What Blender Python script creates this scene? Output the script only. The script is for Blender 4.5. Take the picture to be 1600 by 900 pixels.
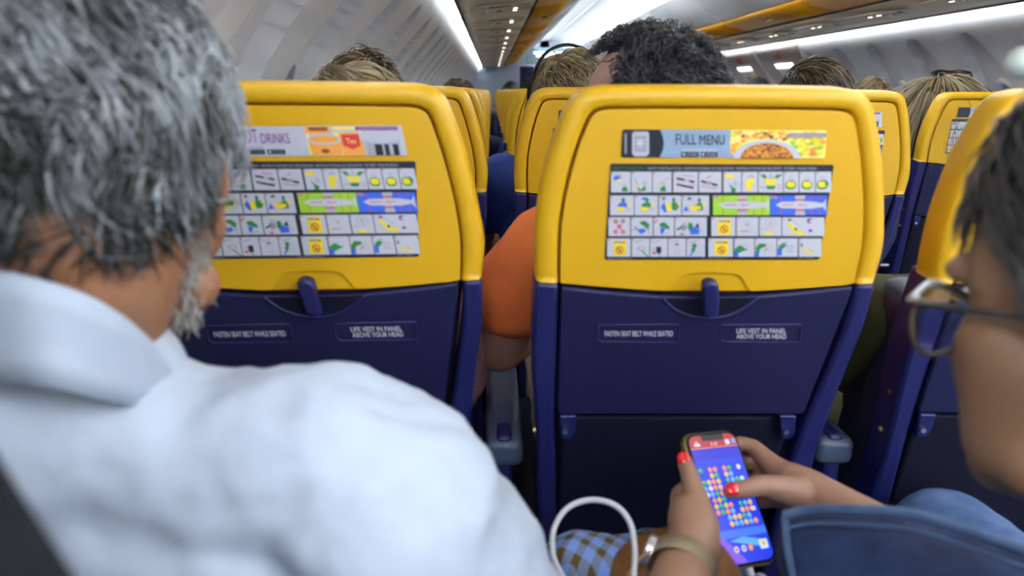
import bpy, bmesh, math, random
import numpy as np
from mathutils import Vector, Matrix, noise as mnoise
random.seed(7)
for o in list(bpy.data.objects): bpy.data.objects.remove(o)
SC = bpy.context.scene
COL = SC.collection
PI = math.pi

# ------------------------------------------------------------------ camera
F = 1140.0
CAM = np.array([0, 0, 1.13])
yaw, pitch, roll = math.radians(1.6827), math.radians(15.1521), math.radians(0.5)
_f = np.array([math.sin(yaw)*math.cos(pitch), math.cos(yaw)*math.cos(pitch), -math.sin(pitch)])
_r = np.array([math.cos(yaw), -math.sin(yaw), 0]); _u = np.cross(_r, _f)
RM = np.array([_r*math.cos(roll)+_u*math.sin(roll), -_r*math.sin(roll)+_u*math.cos(roll), _f]).T
cd_ = bpy.data.cameras.new('camera'); cam = bpy.data.objects.new('camera', cd_); COL.objects.link(cam)
m = Matrix.Identity(4)
for i in range(3):
    m[i][0] = RM[i][0]; m[i][1] = RM[i][1]; m[i][2] = -RM[i][2]; m[i][3] = CAM[i]
cam.matrix_world = m
cd_.sensor_width = 36; cd_.lens = F*36/1600; cd_.clip_start = 0.02; cd_.clip_end = 100
cd_.dof.use_dof = True; cd_.dof.focus_distance = 1.55; cd_.dof.aperture_fstop = 4.2
SC.camera = cam

# ------------------------------------------------------------------ world / exposure
w = bpy.data.worlds.new('world'); SC.world = w; w.use_nodes = True
w.node_tree.nodes['Background'].inputs[0].default_value = (.75, .85, 1, 1)
w.node_tree.nodes['Background'].inputs[1].default_value = .25
SC.view_settings.view_transform = 'Standard'; SC.view_settings.look = 'None'
SC.view_settings.exposure = 0.0; SC.view_settings.gamma = 1; SC.view_settings.use_curve_mapping = False
COVE = 60.0      # brightness of the ceiling cove tubes
SIDE = 46.0       # brightness of the side wall tubes
XM = 2.276       # twice the x of the aisle's centre line (mirror of the cabin)
def lamp(name, loc, size, power, rot=(0, 0, 0), col=(1, 1, 1)):
    l = bpy.data.lights.new(name, 'AREA'); l.shape = 'RECTANGLE'; l.size, l.size_y = size; l.energy = power; l.color = col
    o = bpy.data.objects.new(name, l); COL.objects.link(o); o.location = loc; o.rotation_euler = rot
    return o
# the cabin's own ceiling lighting, in long runs above the seats
lamp('ceiling_wash', (XM/2, 6.0, 1.13+.80), (.55, 19), 108, col=(.93, .97, 1))
lamp('rear_ceiling_wash', (XM/2, -1.6, 1.13+.80), (.55, 4.0), 13, col=(.9, .95, 1))

def ray(px, py): return RM @ np.array([(px-800)/F, (450-py)/F, 1.0])
def at(px, py, y):
    d = ray(px, py); return Vector(CAM + d*(y/d[1]))
def cdp(px, py, depth): return Vector(CAM + ray(px, py)*depth)

# ------------------------------------------------------------------ helpers
MAT = {}
def mat(name, col, rough=.5, metal=0, noise=None, bump=0, bscale=200, emit=None, estr=1, spec=.5, coat=0, sub=0, trans=0, alpha=1):
    if name in MAT: return MAT[name]
    mt = bpy.data.materials.new(name); mt.use_nodes = True; nt = mt.node_tree; b = nt.nodes['Principled BSDF']
    b.inputs['Base Color'].default_value = (*col, 1); b.inputs['Roughness'].default_value = rough; b.inputs['Metallic'].default_value = metal
    b.inputs['Specular IOR Level'].default_value = spec; b.inputs['Coat Weight'].default_value = coat
    if sub: b.inputs['Subsurface Weight'].default_value = sub; b.inputs['Subsurface Radius'].default_value = (.01, .004, .002); b.inputs['Subsurface Scale'].default_value = 1
    if trans: b.inputs['Transmission Weight'].default_value = trans
    if alpha < 1: b.inputs['Alpha'].default_value = alpha
    if emit: b.inputs['Emission Color'].default_value = (*emit, 1); b.inputs['Emission Strength'].default_value = estr
    tc = nt.nodes.new('ShaderNodeTexCoord')
    if noise:
        c2, sc, amt = noise
        n = nt.nodes.new('ShaderNodeTexNoise'); n.inputs['Scale'].default_value = sc; n.inputs['Detail'].default_value = 5
        r = nt.nodes.new('ShaderNodeValToRGB'); r.color_ramp.elements[0].position = .5-amt; r.color_ramp.elements[1].position = .5+amt
        r.color_ramp.elements[0].color = (*col, 1); r.color_ramp.elements[1].color = (*c2, 1)
        nt.links.new(tc.outputs['Object'], n.inputs['Vector']); nt.links.new(n.outputs['Fac'], r.inputs['Fac']); nt.links.new(r.outputs['Color'], b.inputs['Base Color'])
    if bump:
        n2 = nt.nodes.new('ShaderNodeTexNoise'); n2.inputs['Scale'].default_value = bscale; n2.inputs['Detail'].default_value = 4
        bp = nt.nodes.new('ShaderNodeBump'); bp.inputs['Strength'].default_value = bump; bp.inputs['Distance'].default_value = .002
        nt.links.new(tc.outputs['Object'], n2.inputs['Vector']); nt.links.new(n2.outputs['Fac'], bp.inputs['Height']); nt.links.new(bp.outputs['Normal'], b.inputs['Normal'])
    MAT[name] = mt; return mt
def hexc(h):
    v = [int(h[i:i+2], 16)/255 for i in (0, 2, 4)]
    return tuple(x/12.92 if x <= .04045 else ((x+.055)/1.055)**2.4 for x in v)

YEL = mat('yellow_plastic', (.60, .335, .0), .45, bump=.06, bscale=900, noise=((.585, .325, .0), 9, .3))
SEAM = mat('seam_brown', (.16, .035, .002), .7)
NAVY = mat('navy_plastic', (.007, .009, .075), .42, bump=.15, bscale=1200, noise=((.009, .012, .085), 12, .3))
NAVYT = mat('navy_tray', (.006, .0075, .042), .5, bump=.25, bscale=1500, noise=((.0075, .009, .050), 8, .3), spec=.35)
NAVYD = mat('dark_navy_panel', (.0015, .002, .012), .7, bump=.2, bscale=300, noise=((.002, .0025, .016), 6, .3), spec=.25)
LEATH = mat('dark_leather', (.008, .011, .028), .5, bump=.4, bscale=260, noise=((.011, .015, .035), 20, .3))
BLACK = mat('black_gap', (.004, .004, .006), .8)
STEEL = mat('brushed_steel', (.55, .55, .58), .3, 1)
TEXTW = mat('print_white', (.72, .74, .82), .6)
WALLM = mat('sidewall_plastic', (.84, .84, .84), .5, noise=((.81, .81, .81), 3, .3), bump=.05, bscale=500)
BINM = mat('bin_plastic', (.76, .78, .80), .35, noise=((.73, .75, .77), 2, .3))
PSUM = mat('service_beige', (.90, .80, .64), .5, noise=((.86, .77, .61), 4, .3))
BYEL = mat('bin_yellow', (.80, .36, .008), .4, noise=((.76, .33, .006), 4, .3))
CARPET = mat('carpet', (.02, .025, .06), .95, bump=.6, bscale=500, noise=((.03, .035, .09), 120, .1))
CARDS = {
 'k': mat('print_black', (.015, .018, .03), .35), 'w': mat('card_white', (.52, .52, .58), .4), 'g': mat('print_green', (.03, .20, .06), .5),
 'y': mat('print_yellow', (.80, .62, .02), .5), 'b': mat('print_blue', (.04, .12, .62), .5), 'r': mat('print_red', (.55, .03, .03), .5),
 'l': mat('print_lime', (.30, .55, .03), .5), 'n': mat('print_grey', (.28, .28, .33), .5), 't': mat('print_slate', (.22, .31, .42), .5),
 'o': mat('print_orange', (.80, .33, .05), .5), 'm': mat('print_brown', (.25, .07, .015), .5), 's': mat('print_silver', (.42, .42, .47), .5),
 'p': mat('print_pale_yellow', (.85, .72, .20), .5), 'v': mat('print_violet', (.22, .03, .25), .5)}

def tagt(o, label=None, cat=None, group=None, kind=None):
    if label: o['label'] = label
    if cat: o['category'] = cat
    if group: o['group'] = group
    if kind: o['kind'] = kind
    return o
def link(name, me, m=None, parent=None, smooth=True):
    o = bpy.data.objects.new(name, me); COL.objects.link(o)
    if m:
        for x in (m if isinstance(m, (list, tuple)) else [m]): me.materials.append(x)
    if parent: o.parent = parent
    if smooth:
        for p in me.polygons: p.use_smooth = True
    return o
def meshof(verts, faces, name='mesh'):
    me = bpy.data.meshes.new(name); me.from_pydata([tuple(v) for v in verts], [], faces); me.update(); return me
def empty(name, loc, rz=0):
    o = bpy.data.objects.new(name, None); COL.objects.link(o); o.location = loc; o.rotation_euler = (0, 0, rz); o.empty_display_size = .1; return o
def bmobj(name, bm, m, parent=None, smooth=False, bevel=0, segs=2):
    bmesh.ops.recalc_face_normals(bm, faces=bm.faces)
    me = bpy.data.meshes.new(name); bm.to_mesh(me); bm.free()
    o = link(name, me, m, parent, smooth)
    if bevel:
        md = o.modifiers.new('bevel', 'BEVEL'); md.width = bevel; md.segments = segs; md.limit_method = 'ANGLE'; md.angle_limit = .6
        for p in me.polygons: p.use_smooth = True
        md.harden_normals = False
        o.data.set_sharp_from_angle(angle=.7) if hasattr(o.data, 'set_sharp_from_angle') else None
    return o
def box(bm, c, s, rot=None):
    r = bmesh.ops.create_cube(bm, size=1); vs = r['verts']
    M = Matrix.Translation(c) @ (rot.to_4x4() if rot else Matrix.Identity(4)) @ Matrix.Diagonal((*s, 1))
    bmesh.ops.transform(bm, matrix=M, verts=vs); return vs
def cyl(bm, p0, p1, r0, r1=None, seg=16):
    p0, p1 = Vector(p0), Vector(p1); d = p1-p0; r1 = r0 if r1 is None else r1
    r = bmesh.ops.create_cone(bm, cap_ends=True, segments=seg, radius1=r0, radius2=r1, depth=d.length)
    M = Matrix.Translation((p0+p1)/2) @ d.to_track_quat('Z', 'Y').to_matrix().to_4x4()
    bmesh.ops.transform(bm, matrix=M, verts=r['verts']); return r['verts']
def ell(bm, c, rad, rot=None, seg=20):
    r = bmesh.ops.create_uvsphere(bm, u_segments=seg, v_segments=seg//2+2, radius=1)
    M = Matrix.Translation(c) @ (rot.to_4x4() if rot else Matrix.Identity(4)) @ Matrix.Diagonal((*rad, 1))
    bmesh.ops.transform(bm, matrix=M, verts=r['verts'])
def capsule(bm, p0, r0, p1, r1, seg=16):
    ell(bm, p0, (r0,)*3, seg=seg); ell(bm, p1, (r1,)*3, seg=seg)
    p0, p1 = Vector(p0), Vector(p1); d = (p1-p0).length
    if d < 1e-5: return
    if d > abs(r0-r1)+1e-5:
        s = (r0-r1)/d; c = math.sqrt(1-s*s); u = (p1-p0)/d
        cyl(bm, p0+u*r0*s, p1+u*r1*s, r0*c, r1*c, seg)
def chain(bm, pts, seg=16):
    for (a, ra), (b, rb) in zip(pts, pts[1:]): capsule(bm, a, ra, b, rb, seg)
def remesh(bm, voxel, smooth=4, displace=None, name='blob'):
    me = bpy.data.meshes.new(name); bm.to_mesh(me); bm.free()
    o = bpy.data.objects.new('tmp', me); COL.objects.link(o)
    md = o.modifiers.new('r', 'REMESH'); md.mode = 'VOXEL'; md.voxel_size = voxel; md.adaptivity = 0
    if smooth: s = o.modifiers.new('s', 'SMOOTH'); s.factor = .5; s.iterations = smooth
    if displace:
        for (tsz, stg, sx) in displace:
            t = bpy.data.textures.new('fold', 'CLOUDS'); t.noise_scale = tsz; t.noise_depth = 2
            d = o.modifiers.new('d', 'DISPLACE'); d.texture = t; d.strength = stg; d.mid_level = .5
    dg = bpy.context.evaluated_depsgraph_get()
    out = bpy.data.meshes.new_from_object(o.evaluated_get(dg)); out.name = name
    bpy.data.objects.remove(o); bpy.data.meshes.remove(me)
    return out
def catmull(pts, n=6, closed=False):
    P = [Vector(p) for p in pts]; out = []; N = len(P)
    rng = range(N) if closed else range(N-1)
    for i in rng:
        p1, p2 = P[i], P[(i+1) % N]
        p0 = P[(i-1) % N] if closed or i > 0 else p1*2-p2
        p3 = P[(i+2) % N] if closed or i < N-2 else p2*2-p1
        for k in range(n):
            t = k/n
            out.append(.5*((2*p1)+(p2-p0)*t+(2*p0-5*p1+4*p2-p3)*t*t+(3*p1-p0-3*p2+p3)*t**3))
    if not closed: out.append(P[-1])
    return out
def extrude_profile(name, pts, y0, y1, m, thick=.004, parent=None, seg=1):
    vs = []; fs = []; n = len(pts)
    ys = [y0+(y1-y0)*k/seg for k in range(seg+1)]
    for y in ys:
        for x, z in pts: vs.append((x, y, z))
    for k in range(seg):
        for i in range(n-1):
            a = k*n+i; fs.append((a, a+1, a+n+1, a+n))
    o = link(name, meshof(vs, fs, name), m, parent)
    s = o.modifiers.new('solid', 'SOLIDIFY'); s.thickness = thick; s.offset = 0
    return o
def tube(name, pts, r, m, parent=None, sub=8):
    c = bpy.data.curves.new(name, 'CURVE'); c.dimensions = '3D'; c.bevel_depth = r; c.bevel_resolution = 5; c.use_fill_caps = True
    sp = c.splines.new('POLY'); P = catmull(pts, sub); sp.points.add(len(P)-1)
    for i, p in enumerate(P): sp.points[i].co = (*p, 1)
    t = bpy.data.objects.new('t', c); COL.objects.link(t)
    me = bpy.data.meshes.new_from_object(t.evaluated_get(bpy.context.evaluated_depsgraph_get())); bpy.data.objects.remove(t)
    me.materials.clear(); me.name = name
    return link(name, me, m, parent)
def copy_tree(o, parent=None, skip=()):
    c = o.copy(); COL.objects.link(c); c.parent = parent
    for ch in o.children:
        if ch.name.split('.')[0] in skip: continue
        copy_tree(ch, c, skip)
    return c

# ------------------------------------------------------------------ cabin shell
FY0, FY1 = -3.2, 15.0
Z0 = 1.13
def prof(pts): return [(x, Z0+z) for x, z in pts]
def mir(pts): return [(XM-x, z) for x, z in pts]
fl = link('floor', meshof([(-.75, FY0, 0), (XM+.75, FY0, 0), (XM+.75, FY1, 0), (-.75, FY1, 0), (-.75, FY0, -.05), (XM+.75, FY0, -.05), (XM+.75, FY1, -.05), (-.75, FY1, -.05)],
      [(0, 1, 2, 3), (4, 7, 6, 5), (0, 4, 5, 1), (1, 5, 6, 2), (2, 6, 7, 3), (3, 7, 4, 0)]), CARPET, smooth=False); fl['kind'] = 'structure'
WP = [(-.55, -1.13), (-.60, -.85), (-.635, -.5), (-.625, -.28), (-.58, -.08), (-.47, .10), (-.38, .205), (-.293, .306), (-.245, .375), (-.218, .44), (-.210, .50), (-.208, .54)]
wc = catmull([(x, 0, z) for x, z in WP], 9)
# arc length resample
L = [0]
for a, b in zip(wc, wc[1:]): L.append(L[-1]+(b-a).length)
NS = 190
def wp(s):
    t = s*L[-1]
    for i in range(len(L)-1):
        if L[i+1] >= t:
            k = (t-L[i])/max(1e-9, L[i+1]-L[i]); return wc[i].lerp(wc[i+1], k)
    return wc[-1]
WS = [wp(k/NS) for k in range(NS+1)]
WNX = []
for k in range(NS+1):
    d = WS[min(NS, k+1)]-WS[max(0, k-1)]; d.normalize(); WNX.append((-d.z, d.x))   # outward (to -x)
WINS = [1.07+.508*k for k in range(-2, 27)]
EXITS = (6.72, 7.78)
def build_wall(right):
    ys = np.concatenate([np.arange(FY0, .5, .05), np.arange(.5, 8.5, .010), np.arange(8.5, FY1+.001, .02)])
    px = np.array([p.x for p in WS]); pz = np.array([p.z for p in WS]); nx = np.array([a for a, b in WNX]); nz = np.array([b for a, b in WNX]); n = NS+1
    W_ = np.array(WINS); wi = W_[np.abs(ys[:, None]-W_[None]).argmin(1)]; dy = np.abs((ys-wi)/.150)[:, None]
    q = dy**2.3+np.abs((pz[None]+.10)/.42)**2.3
    t = np.clip((1.0-q)/.07, 0, 1); t = t*t*(3-2*t); off = .050*t
    sm = (ys-1.07-.254) % 1.016; seam = np.minimum(sm, 1.016-sm)[:, None]; off = off+np.where(seam < .012, .007*(1-seam/.012), 0)
    inex = np.zeros(len(ys), bool)
    if right:
        for e in EXITS: inex |= np.abs(ys-e) < .54
    off = np.where(inex[:, None], 0, off)
    x = px[None]+nx[None]*off; z = pz[None]+nz[None]*off
    if right: x = XM-x
    V = np.stack([x, np.broadcast_to(ys[:, None], x.shape), Z0+z], 2).reshape(-1, 3)
    yc = (ys[1:]+ys[:-1])/2; wc_ = W_[np.abs(yc[:, None]-W_[None]).argmin(1)]
    hole = (((yc-wc_)/.105)**2)[:, None]+((((pz[1:]+pz[:-1])/2+.12)/.155)**2)[None] < 1
    hole &= ~(inex[1:] | inex[:-1])[:, None]
    I_, K_ = np.nonzero(~hole); a = I_*n+K_
    fs = np.stack([a, a+1, a+n+1, a+n], 1).tolist()
    o = link('wall_right' if right else 'wall_left', meshof(V.tolist(), fs), WALLM); o['kind'] = 'structure'
build_wall(False); build_wall(True)
SHADE = mat('window_shade', (.62, .64, .72), .5)
RING = mat('window_ring', (.78, .78, .78), .35)
PANE = mat('window_pane', (.85, .9, 1), .08, trans=.9)
SKYG = mat('window_daylight', (.5, .6, .8), .6, emit=(.55, .68, 1), estr=.55)
def window(side, wy, n):
    # ring follows the wall, half drawn blind and a pane behind it
    def pt(dy, z, off):
        k = min(range(NS+1), key=lambda q: abs(WS[q].z-z)); nx, nz = WNX[k]; p = WS[k]
        x = p.x+nx*(off+.050)+0; zz = z
        return (XM-x if side else x, wy+dy, Z0+zz+nz*(off+.050))
    root = empty('window_%d' % n, (0, 0, 0)); root['kind'] = 'structure'
    vs = []; fs = []; N = 40
    for i in range(N):
        a = 2*PI*i/N
        for (s, off) in ((.98, .03), (.98, -.010), (1.03, -.018), (1.11, -.018), (1.15, -.006), (1.15, .008)):
            vs.append(pt(.108*s*math.cos(a), -.12+.158*s*math.sin(a), off))
    for i in range(N):
        for j in range(5):
            a = i*6+j; b = ((i+1) % N)*6+j; fs.append((a, b, b+1, a+1))
    link('window_frame', meshof(vs, fs), RING, root)
    vs = []; fs = []
    M_ = 10
    for i in range(M_+1):
        z = -.29+.36*i/M_
        hw = .122
        vs.append(pt(-hw, z, .034)); vs.append(pt(hw, z, .034))
    fs = [(2*i, 2*i+1, 2*i+3, 2*i+2) for i in range(M_)]
    link('pane', meshof(vs, fs), SKYG if n % 3 else SHADE, root)
    vs = []
    for i in range(M_+1):
        z = -.06+.13*i/M_
        vs.append(pt(-.12, z, .026)); vs.append(pt(.12, z, .026))
    s_ = link('blind', meshof(vs, fs), SHADE, root)
wn = 1
for wy in WINS:
    if .9 < wy < 9: window(0, wy, wn); wn += 1
for wy in WINS:
    if 2.4 < wy < 6.0: window(1, wy, wn); wn += 1
# backing behind windows so that no hole shows
for s, nm in ((0, 'trim_1'), (1, 'trim_2')):
    pts = [(-.72, -.45), (-.74, -.2), (-.70, -.02), (-.60, .14)]
    extrude_profile(nm, prof(mir(pts) if s else pts), FY0, FY1, SHADE)['kind'] = 'structure'
# ceiling
cpts = [(.62, .80), (.64, .835), (.70, .86), (.75, .872), (.82, .885), (.93, .92), (1.04, .938), (1.138, .943)]
extrude_profile('ceiling', prof(cpts+[(XM-x, z) for x, z in cpts[-2::-1]]), FY0, FY1, mat('ceiling_panel', (.80, .82, .84), .45))['kind'] = 'structure'
extrude_profile('trim_3', prof([(1.118, .938), (1.122, .930), (1.130, .930), (1.134, .938), (1.142, .938), (1.146, .930), (1.154, .930), (1.158, .938)]), FY0, FY1, mat('trim_grey', (.55, .56, .58), .4))['kind'] = 'structure'
COVEM = mat('cove_tube', (1, 1, 1), .5, emit=(.90, .96, 1), estr=COVE)
SIDEM = mat('sidewall_tube', (1, 1, 1), .5, emit=(.86, .92, 1), estr=SIDE)
for i, s in enumerate((0, 1)):
    pts = [(.65, .775), (.69, .775)]
    o = extrude_profile('trim_%d' % (4+i), prof(mir(pts) if s else pts), FY0, FY1, COVEM, .006); o['kind'] = 'structure'
    pts = [(-.165, .455), (-.135, .462), (-.135, .49)]
    o = extrude_profile('trim_%d' % (6+i), prof(mir(pts) if s else pts), FY0, FY1, SIDEM, .006); o['kind'] = 'structure'
    pts = [(-.208, .54), (-.05, .62), (.4, .80), (.62, .80)]
    o = extrude_profile('trim_%d' % (8+i), prof(mir(pts) if s else pts), FY0, FY1, WALLM, .006); o['kind'] = 'structure'
# end walls
GREYW = mat('bulkhead_grey', (.30, .34, .42), .6, noise=((.27, .31, .39), 3, .3))
bm = bmesh.new(); box(bm, (.25, FY1+.03, 1.05), (1.75, .06, 2.1)); box(bm, (2.35, FY1+.03, 1.05), (1.3, .06, 2.1)); box(bm, (1.4, FY1+.03, 2.02), (.9, .06, .18))
bmobj('wall_front', bm, GREYW)['kind'] = 'structure'
bm = bmesh.new(); box(bm, (XM/2, FY1+1.6, 1.05), (3.8, .06, 2.1)); bmobj('wall_galley', bm, mat('galley_teal', (.12, .19, .22), .5))['kind'] = 'structure'
bm = bmesh.new(); box(bm, (XM/2, FY0-.03, 1.05), (3.8, .06, 2.2)); bmobj('wall_back', bm, GREYW)['kind'] = 'structure'

# ------------------------------------------------------------------ overhead bins
ORD = ['first', 'second', 'third', 'fourth', 'fifth', 'sixth', 'seventh', 'eighth', 'ninth', 'tenth', 'eleventh', 'twelfth', 'thirteenth', 'fourteenth', 'fifteenth', 'sixteenth', 'seventeenth', 'eighteenth', 'nineteenth']
LINE = mat('dark_rubber_line', (.01, .012, .02), .6)
def bin_section(s, y0, y1, idx):
    root = empty('overhead_bin', (XM/2+(.9 if s else -.9), (y0+y1)/2, Z0+.47))
    side = 'right' if s else 'left'
    near = idx < 5
    tagt(root, ('white overhead bin with yellow lip, %s section from the camera above the %s seats' % (ORD[idx], side)) if near else 'far white overhead bin with yellow lip above the %s seats' % side,
         'overhead bin', 'overhead bins above the %s seats' % side)
    off = root.location
    def prf(name, pts, m, th=.006, ya=y0+.004, yb=y1-.004):
        pp = prof(mir(pts) if s else pts)
        pp = [(x-off.x, z-off.z) for x, z in pp]
        return extrude_profile(name, pp, ya-off.y, yb-off.y, m, th, root)
    prf('bottom_panel', [(-.174, .424), (-.05, .440), (.10, .452), (.236, .466)], PSUM)
    lip = prf('yellow_lip', [(.244, .468), (.30, .474), (.40, .492), (.452, .512), (.468, .53)], BYEL)
    c = catmull([(.47, 0, .535), (.53, 0, .565), (.61, 0, .61), (.69, 0, .68), (.756, 0, .765)], 5)
    dr = prf('door', [(p.x, p.z) for p in c], BINM)
    prf('back_panel', [(.756, .765), (.74, .755), (.60, .755), (-.02, .60), (-.10, .46), (-.174, .424)], BINM)
    prf('seal_line', [(.234, .463), (.246, .463)], LINE, .008, y0, y1)
    prf('wall_edge_strip', [(-.184, .418), (-.170, .421)], LINE, .008, y0, y1)
    # latch in the lip
    bm = bmesh.new(); x, z = (.36, Z0+.478)
    x = XM-x if s else x
    box(bm, (x-off.x, 0, z-off.z), (.03, .11, .008)); bmobj('latch', bm, mat('latch_dark_yellow', (.45, .2, .01), .4), root, bevel=.002)
for s in (0, 1):
    y = -3.0; k = 0
    while y < FY1-.1:
        y1 = min(FY1, y+1.5)
        if y1 > (1.0 if s else .4): bin_section(s, y, y1, k); k += 1
        y = y1
SPOT = mat('reading_lamp_lit', (1, .9, .7), .4, emit=(1, .88, .66), estr=7)
GLYPH = mat('sign_amber', (.3, .15, .02), .4, emit=(1, .6, .2), estr=.5)
def psu(s):
    root = empty('service_unit', (0, 0, 0))
    sg = 1
    bm = bmesh.new(); box(bm, (0, 0, 0), (.34, .34, .008)); bmobj('unit_plate', bm, PSUM, root, bevel=.006)
    bm = bmesh.new()
    for q in (-.05, 0, .05): cyl(bm, (-.06, q-.0, -.004), (-.06, q, -.016), .016, .012)
    bmobj('air_vent', bm, BINM, root, smooth=False)
    for q in (-.045, .055):
        bm = bmesh.new(); cyl(bm, (.085, q, -.003), (.085, q, -.012), .016, .013); ln = bmobj('lamp_ring', bm, BINM, root)
        bm = bmesh.new(); cyl(bm, (.085, q, -.0122), (.085, q, -.0135), .011); bmobj('reading_lamp', bm, SPOT, ln)
    bm = bmesh.new(); ell(bm, (0.0, .11, -.004), (.018, .018, .004)); bmobj('call_button', bm, LINE, root, smooth=True)
    bm = bmesh.new(); box(bm, (.0, -.125, -.005), (.12, .05, .004)); bmobj('sign_window', bm, mat('sign_smoke', (.2, .19, .17), .2), root, bevel=.001)
    return root
pz = {0: None, 1: None}
for s in (0, 1):
    for r in range(19):
        y = 1.25+.762*r
        if y > 14.5 or (s and r < 1): continue
        if pz[s] is None: o = pz[s] = psu(s)
        else: o = copy_tree(pz[s])
        x = .045; ang = math.atan2(.466-.424, .41)
        o.location = ((XM-x) if s else x, y, Z0+.438); o.rotation_euler = (0, (ang if s else -ang), PI if s else 0)
        side = 'right' if s else 'left'
        if r < 8: tagt(o, 'beige overhead service panel with lit reading lamps, %s row of the %s bins' % (ORD[r], side), 'service panel', 'service panels under the %s bins' % side)
        else: tagt(o, 'small far beige service panel with reading lamps under the %s bins' % side, 'service panel', 'service panels under the %s bins' % side)
# hanging sign at the ceiling
bm = bmesh.new(); box(bm, (0, 0, 0), (.37, .05, .09)); es = bmobj('hanging_sign', bm, mat('sign_cream', (.72, .72, .60), .5, emit=(.8, .85, .6), estr=.3), bevel=.01)
es.location = (1.19, 6.9, Z0+.885); tagt(es, 'cream sign box hanging from the ceiling over the aisle', 'sign')

# ------------------------------------------------------------------ overwing exits on the right wall
EXM = mat('exit_panel', (.66, .55, .50), .5, noise=((.62, .51, .46), 3, .3))
def exit_door(yc, n):
    root = empty('door_%d' % n, (0, 0, 0)); root['kind'] = 'structure'
    def P(y, z, off=0.0):
        k = min(range(NS+1), key=lambda q: abs(WS[q].z-z)); nx, nz = WNX[k]; p = WS[k]
        return (XM-(p.x-nx*off), y, Z0+p.z-nz*off)
    def sheet(name, y0, y1, z0, z1, off, m, seg=12, depth=True):
        vs = []; fs = []
        for i in range(seg+1):
            z = z0+(z1-z0)*i/seg
            vs += [P(yc+y0, z, off), P(yc+y1, z, off)]
        fs = [(2*i, 2*i+1, 2*i+3, 2*i+2) for i in range(seg)]
        o = link(name, meshof(vs, fs), m, root); md = o.modifiers.new('s', 'SOLIDIFY'); md.thickness = .006; md.offset = 0; return o
    sheet('door_panel', -.50, .50, -.6, .40, .012, EXM, 30)
    sheet('door_seam', -.52, -.495, -.6, .42, .02, WALLM, 30); sheet('door_seam', .495, .52, -.6, .42, .02, WALLM, 30)
    sheet('light_slot', -.2, .2, .225, .26, .019, mat('slot_lit', (1, 1, 1), .4, emit=(.95, .97, 1), estr=2.2), 4)
    sheet('handle_cover', -.2, .2, .06, .222, .019, mat('cover_white', (.80, .76, .78), .4), 8)
    sheet('exit_sign', -.07, .07, .30, .345, .02, mat('exit_red', (.25, .10, .04), .4, emit=(.6, .12, .03), estr=.08), 3)
    sheet('placard_yellow', -.16, -.09, .10, .19, .024, CARDS['y'], 3); sheet('placard_print', -.05, .10, .12, .17, .024, CARDS['n'], 3)
    sheet('window_surround', -.15, .15, -.30, .02, .02, WALLM, 12)
    sheet('window_glass', -.10, .10, -.24, -.04, .025, mat('dusk_glass', (.10, .06, .03), .2), 8)
    sheet('window_blind', -.10, .10, -.06, -.02, .028, SHADE, 3)
    # the letters of the exit sign
    return root, P
for i, e in enumerate(EXITS): exit_door(e, i+1)

# ------------------------------------------------------------------ seat: mapping from sight lines onto the two planes of the seat back
SY, SZ, SX = .80, .923, .247
B1, B2 = math.radians(5), math.radians(13)
def S(px, py, d=0.0, lower=None):
    r = ray(px, py)
    def hit(b):
        n = np.array([0, -math.cos(b), math.sin(b)]) if b > 0 else None
        # plane: goes through (.,SY,SZ); leaning so that the top is nearer
        n = np.array([0, -math.cos(b), -math.sin(b)])
        t = n.dot(np.array([0, SY, SZ])-CAM)/n.dot(r); return CAM+r*t, n
    p, n = hit(B1)
    lw = p[2] < SZ if lower is None else lower
    if lw: p, n = hit(B2)
    p = p+n*d
    return Vector((p[0]-SX, p[1]-SY, p[2]))
OUT = [(837, 440), (836, 400), (838, 350), (845, 300), (855, 255), (868, 215), (882, 180), (893, 160), (908, 146), (932, 138), (970, 136), (1130, 136), (1290, 138), (1330, 140), (1351, 146), (1364, 158), (1371, 178), (1377, 208), (1382, 245), (1385, 290), (1386, 335), (1384, 388), (1369, 442)]
INN = [(873, 443), (873, 400), (875, 352), (882, 305), (892, 262), (903, 225), (914, 197), (920, 184), (929, 174), (944, 169.5), (974, 168.5), (1130, 168.5), (1284, 170.5), (1312, 171.5), (1326, 174), (1335, 181), (1340, 195), (1344, 220), (1348, 252), (1351, 292), (1352, 335), (1349, 385), (1337, 444)]
def strip(name, oc, ic, prof_, m, parent):
    """ribbon between two outlines; prof_ = list of (fraction outer->inner, offset towards the rear)"""
    A = catmull([(x, y, 0) for x, y in oc], 4); B = catmull([(x, y, 0) for x, y in ic], 4)
    vs = []; fs = []; n = len(prof_)
    for a, b in zip(A, B):
        for t, d in prof_:
            q = a.lerp(b, t); vs.append(S(q.x, q.y, d, lower=False))
    for i in range(len(A)-1):
        for j in range(n-1):
            k = i*n+j; fs.append((k, k+1, k+n+1, k+n))
    fs.append(tuple(range(n))); fs.append(tuple((len(A)-1)*n+j for j in range(n))[::-1])
    return link(name, meshof(vs, fs), m, parent)
def plate(name, pts, d0, d1, m, parent, bevel=.002, lower=False, smooth=False, hole=None):
    """closed outline on the seat plane from offset d0 (rear face) to d1"""
    bm = bmesh.new()
    v0 = [bm.verts.new(S(x, y, d0, lower)) for x, y in pts]; v1 = [bm.verts.new(S(x, y, d1, lower)) for x, y in pts]
    bm.faces.new(v0); bm.faces.new(v1[::-1]); n = len(pts)
    for i in range(n): bm.faces.new((v0[i], v0[(i+1) % n], v1[(i+1) % n], v1[i]))
    return bmobj(name, bm, m, parent, bevel=bevel)
def cm(pts, n=4): return [(p.x, p.y) for p in catmull([(x, y, 0) for x, y in pts], n)]

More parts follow.
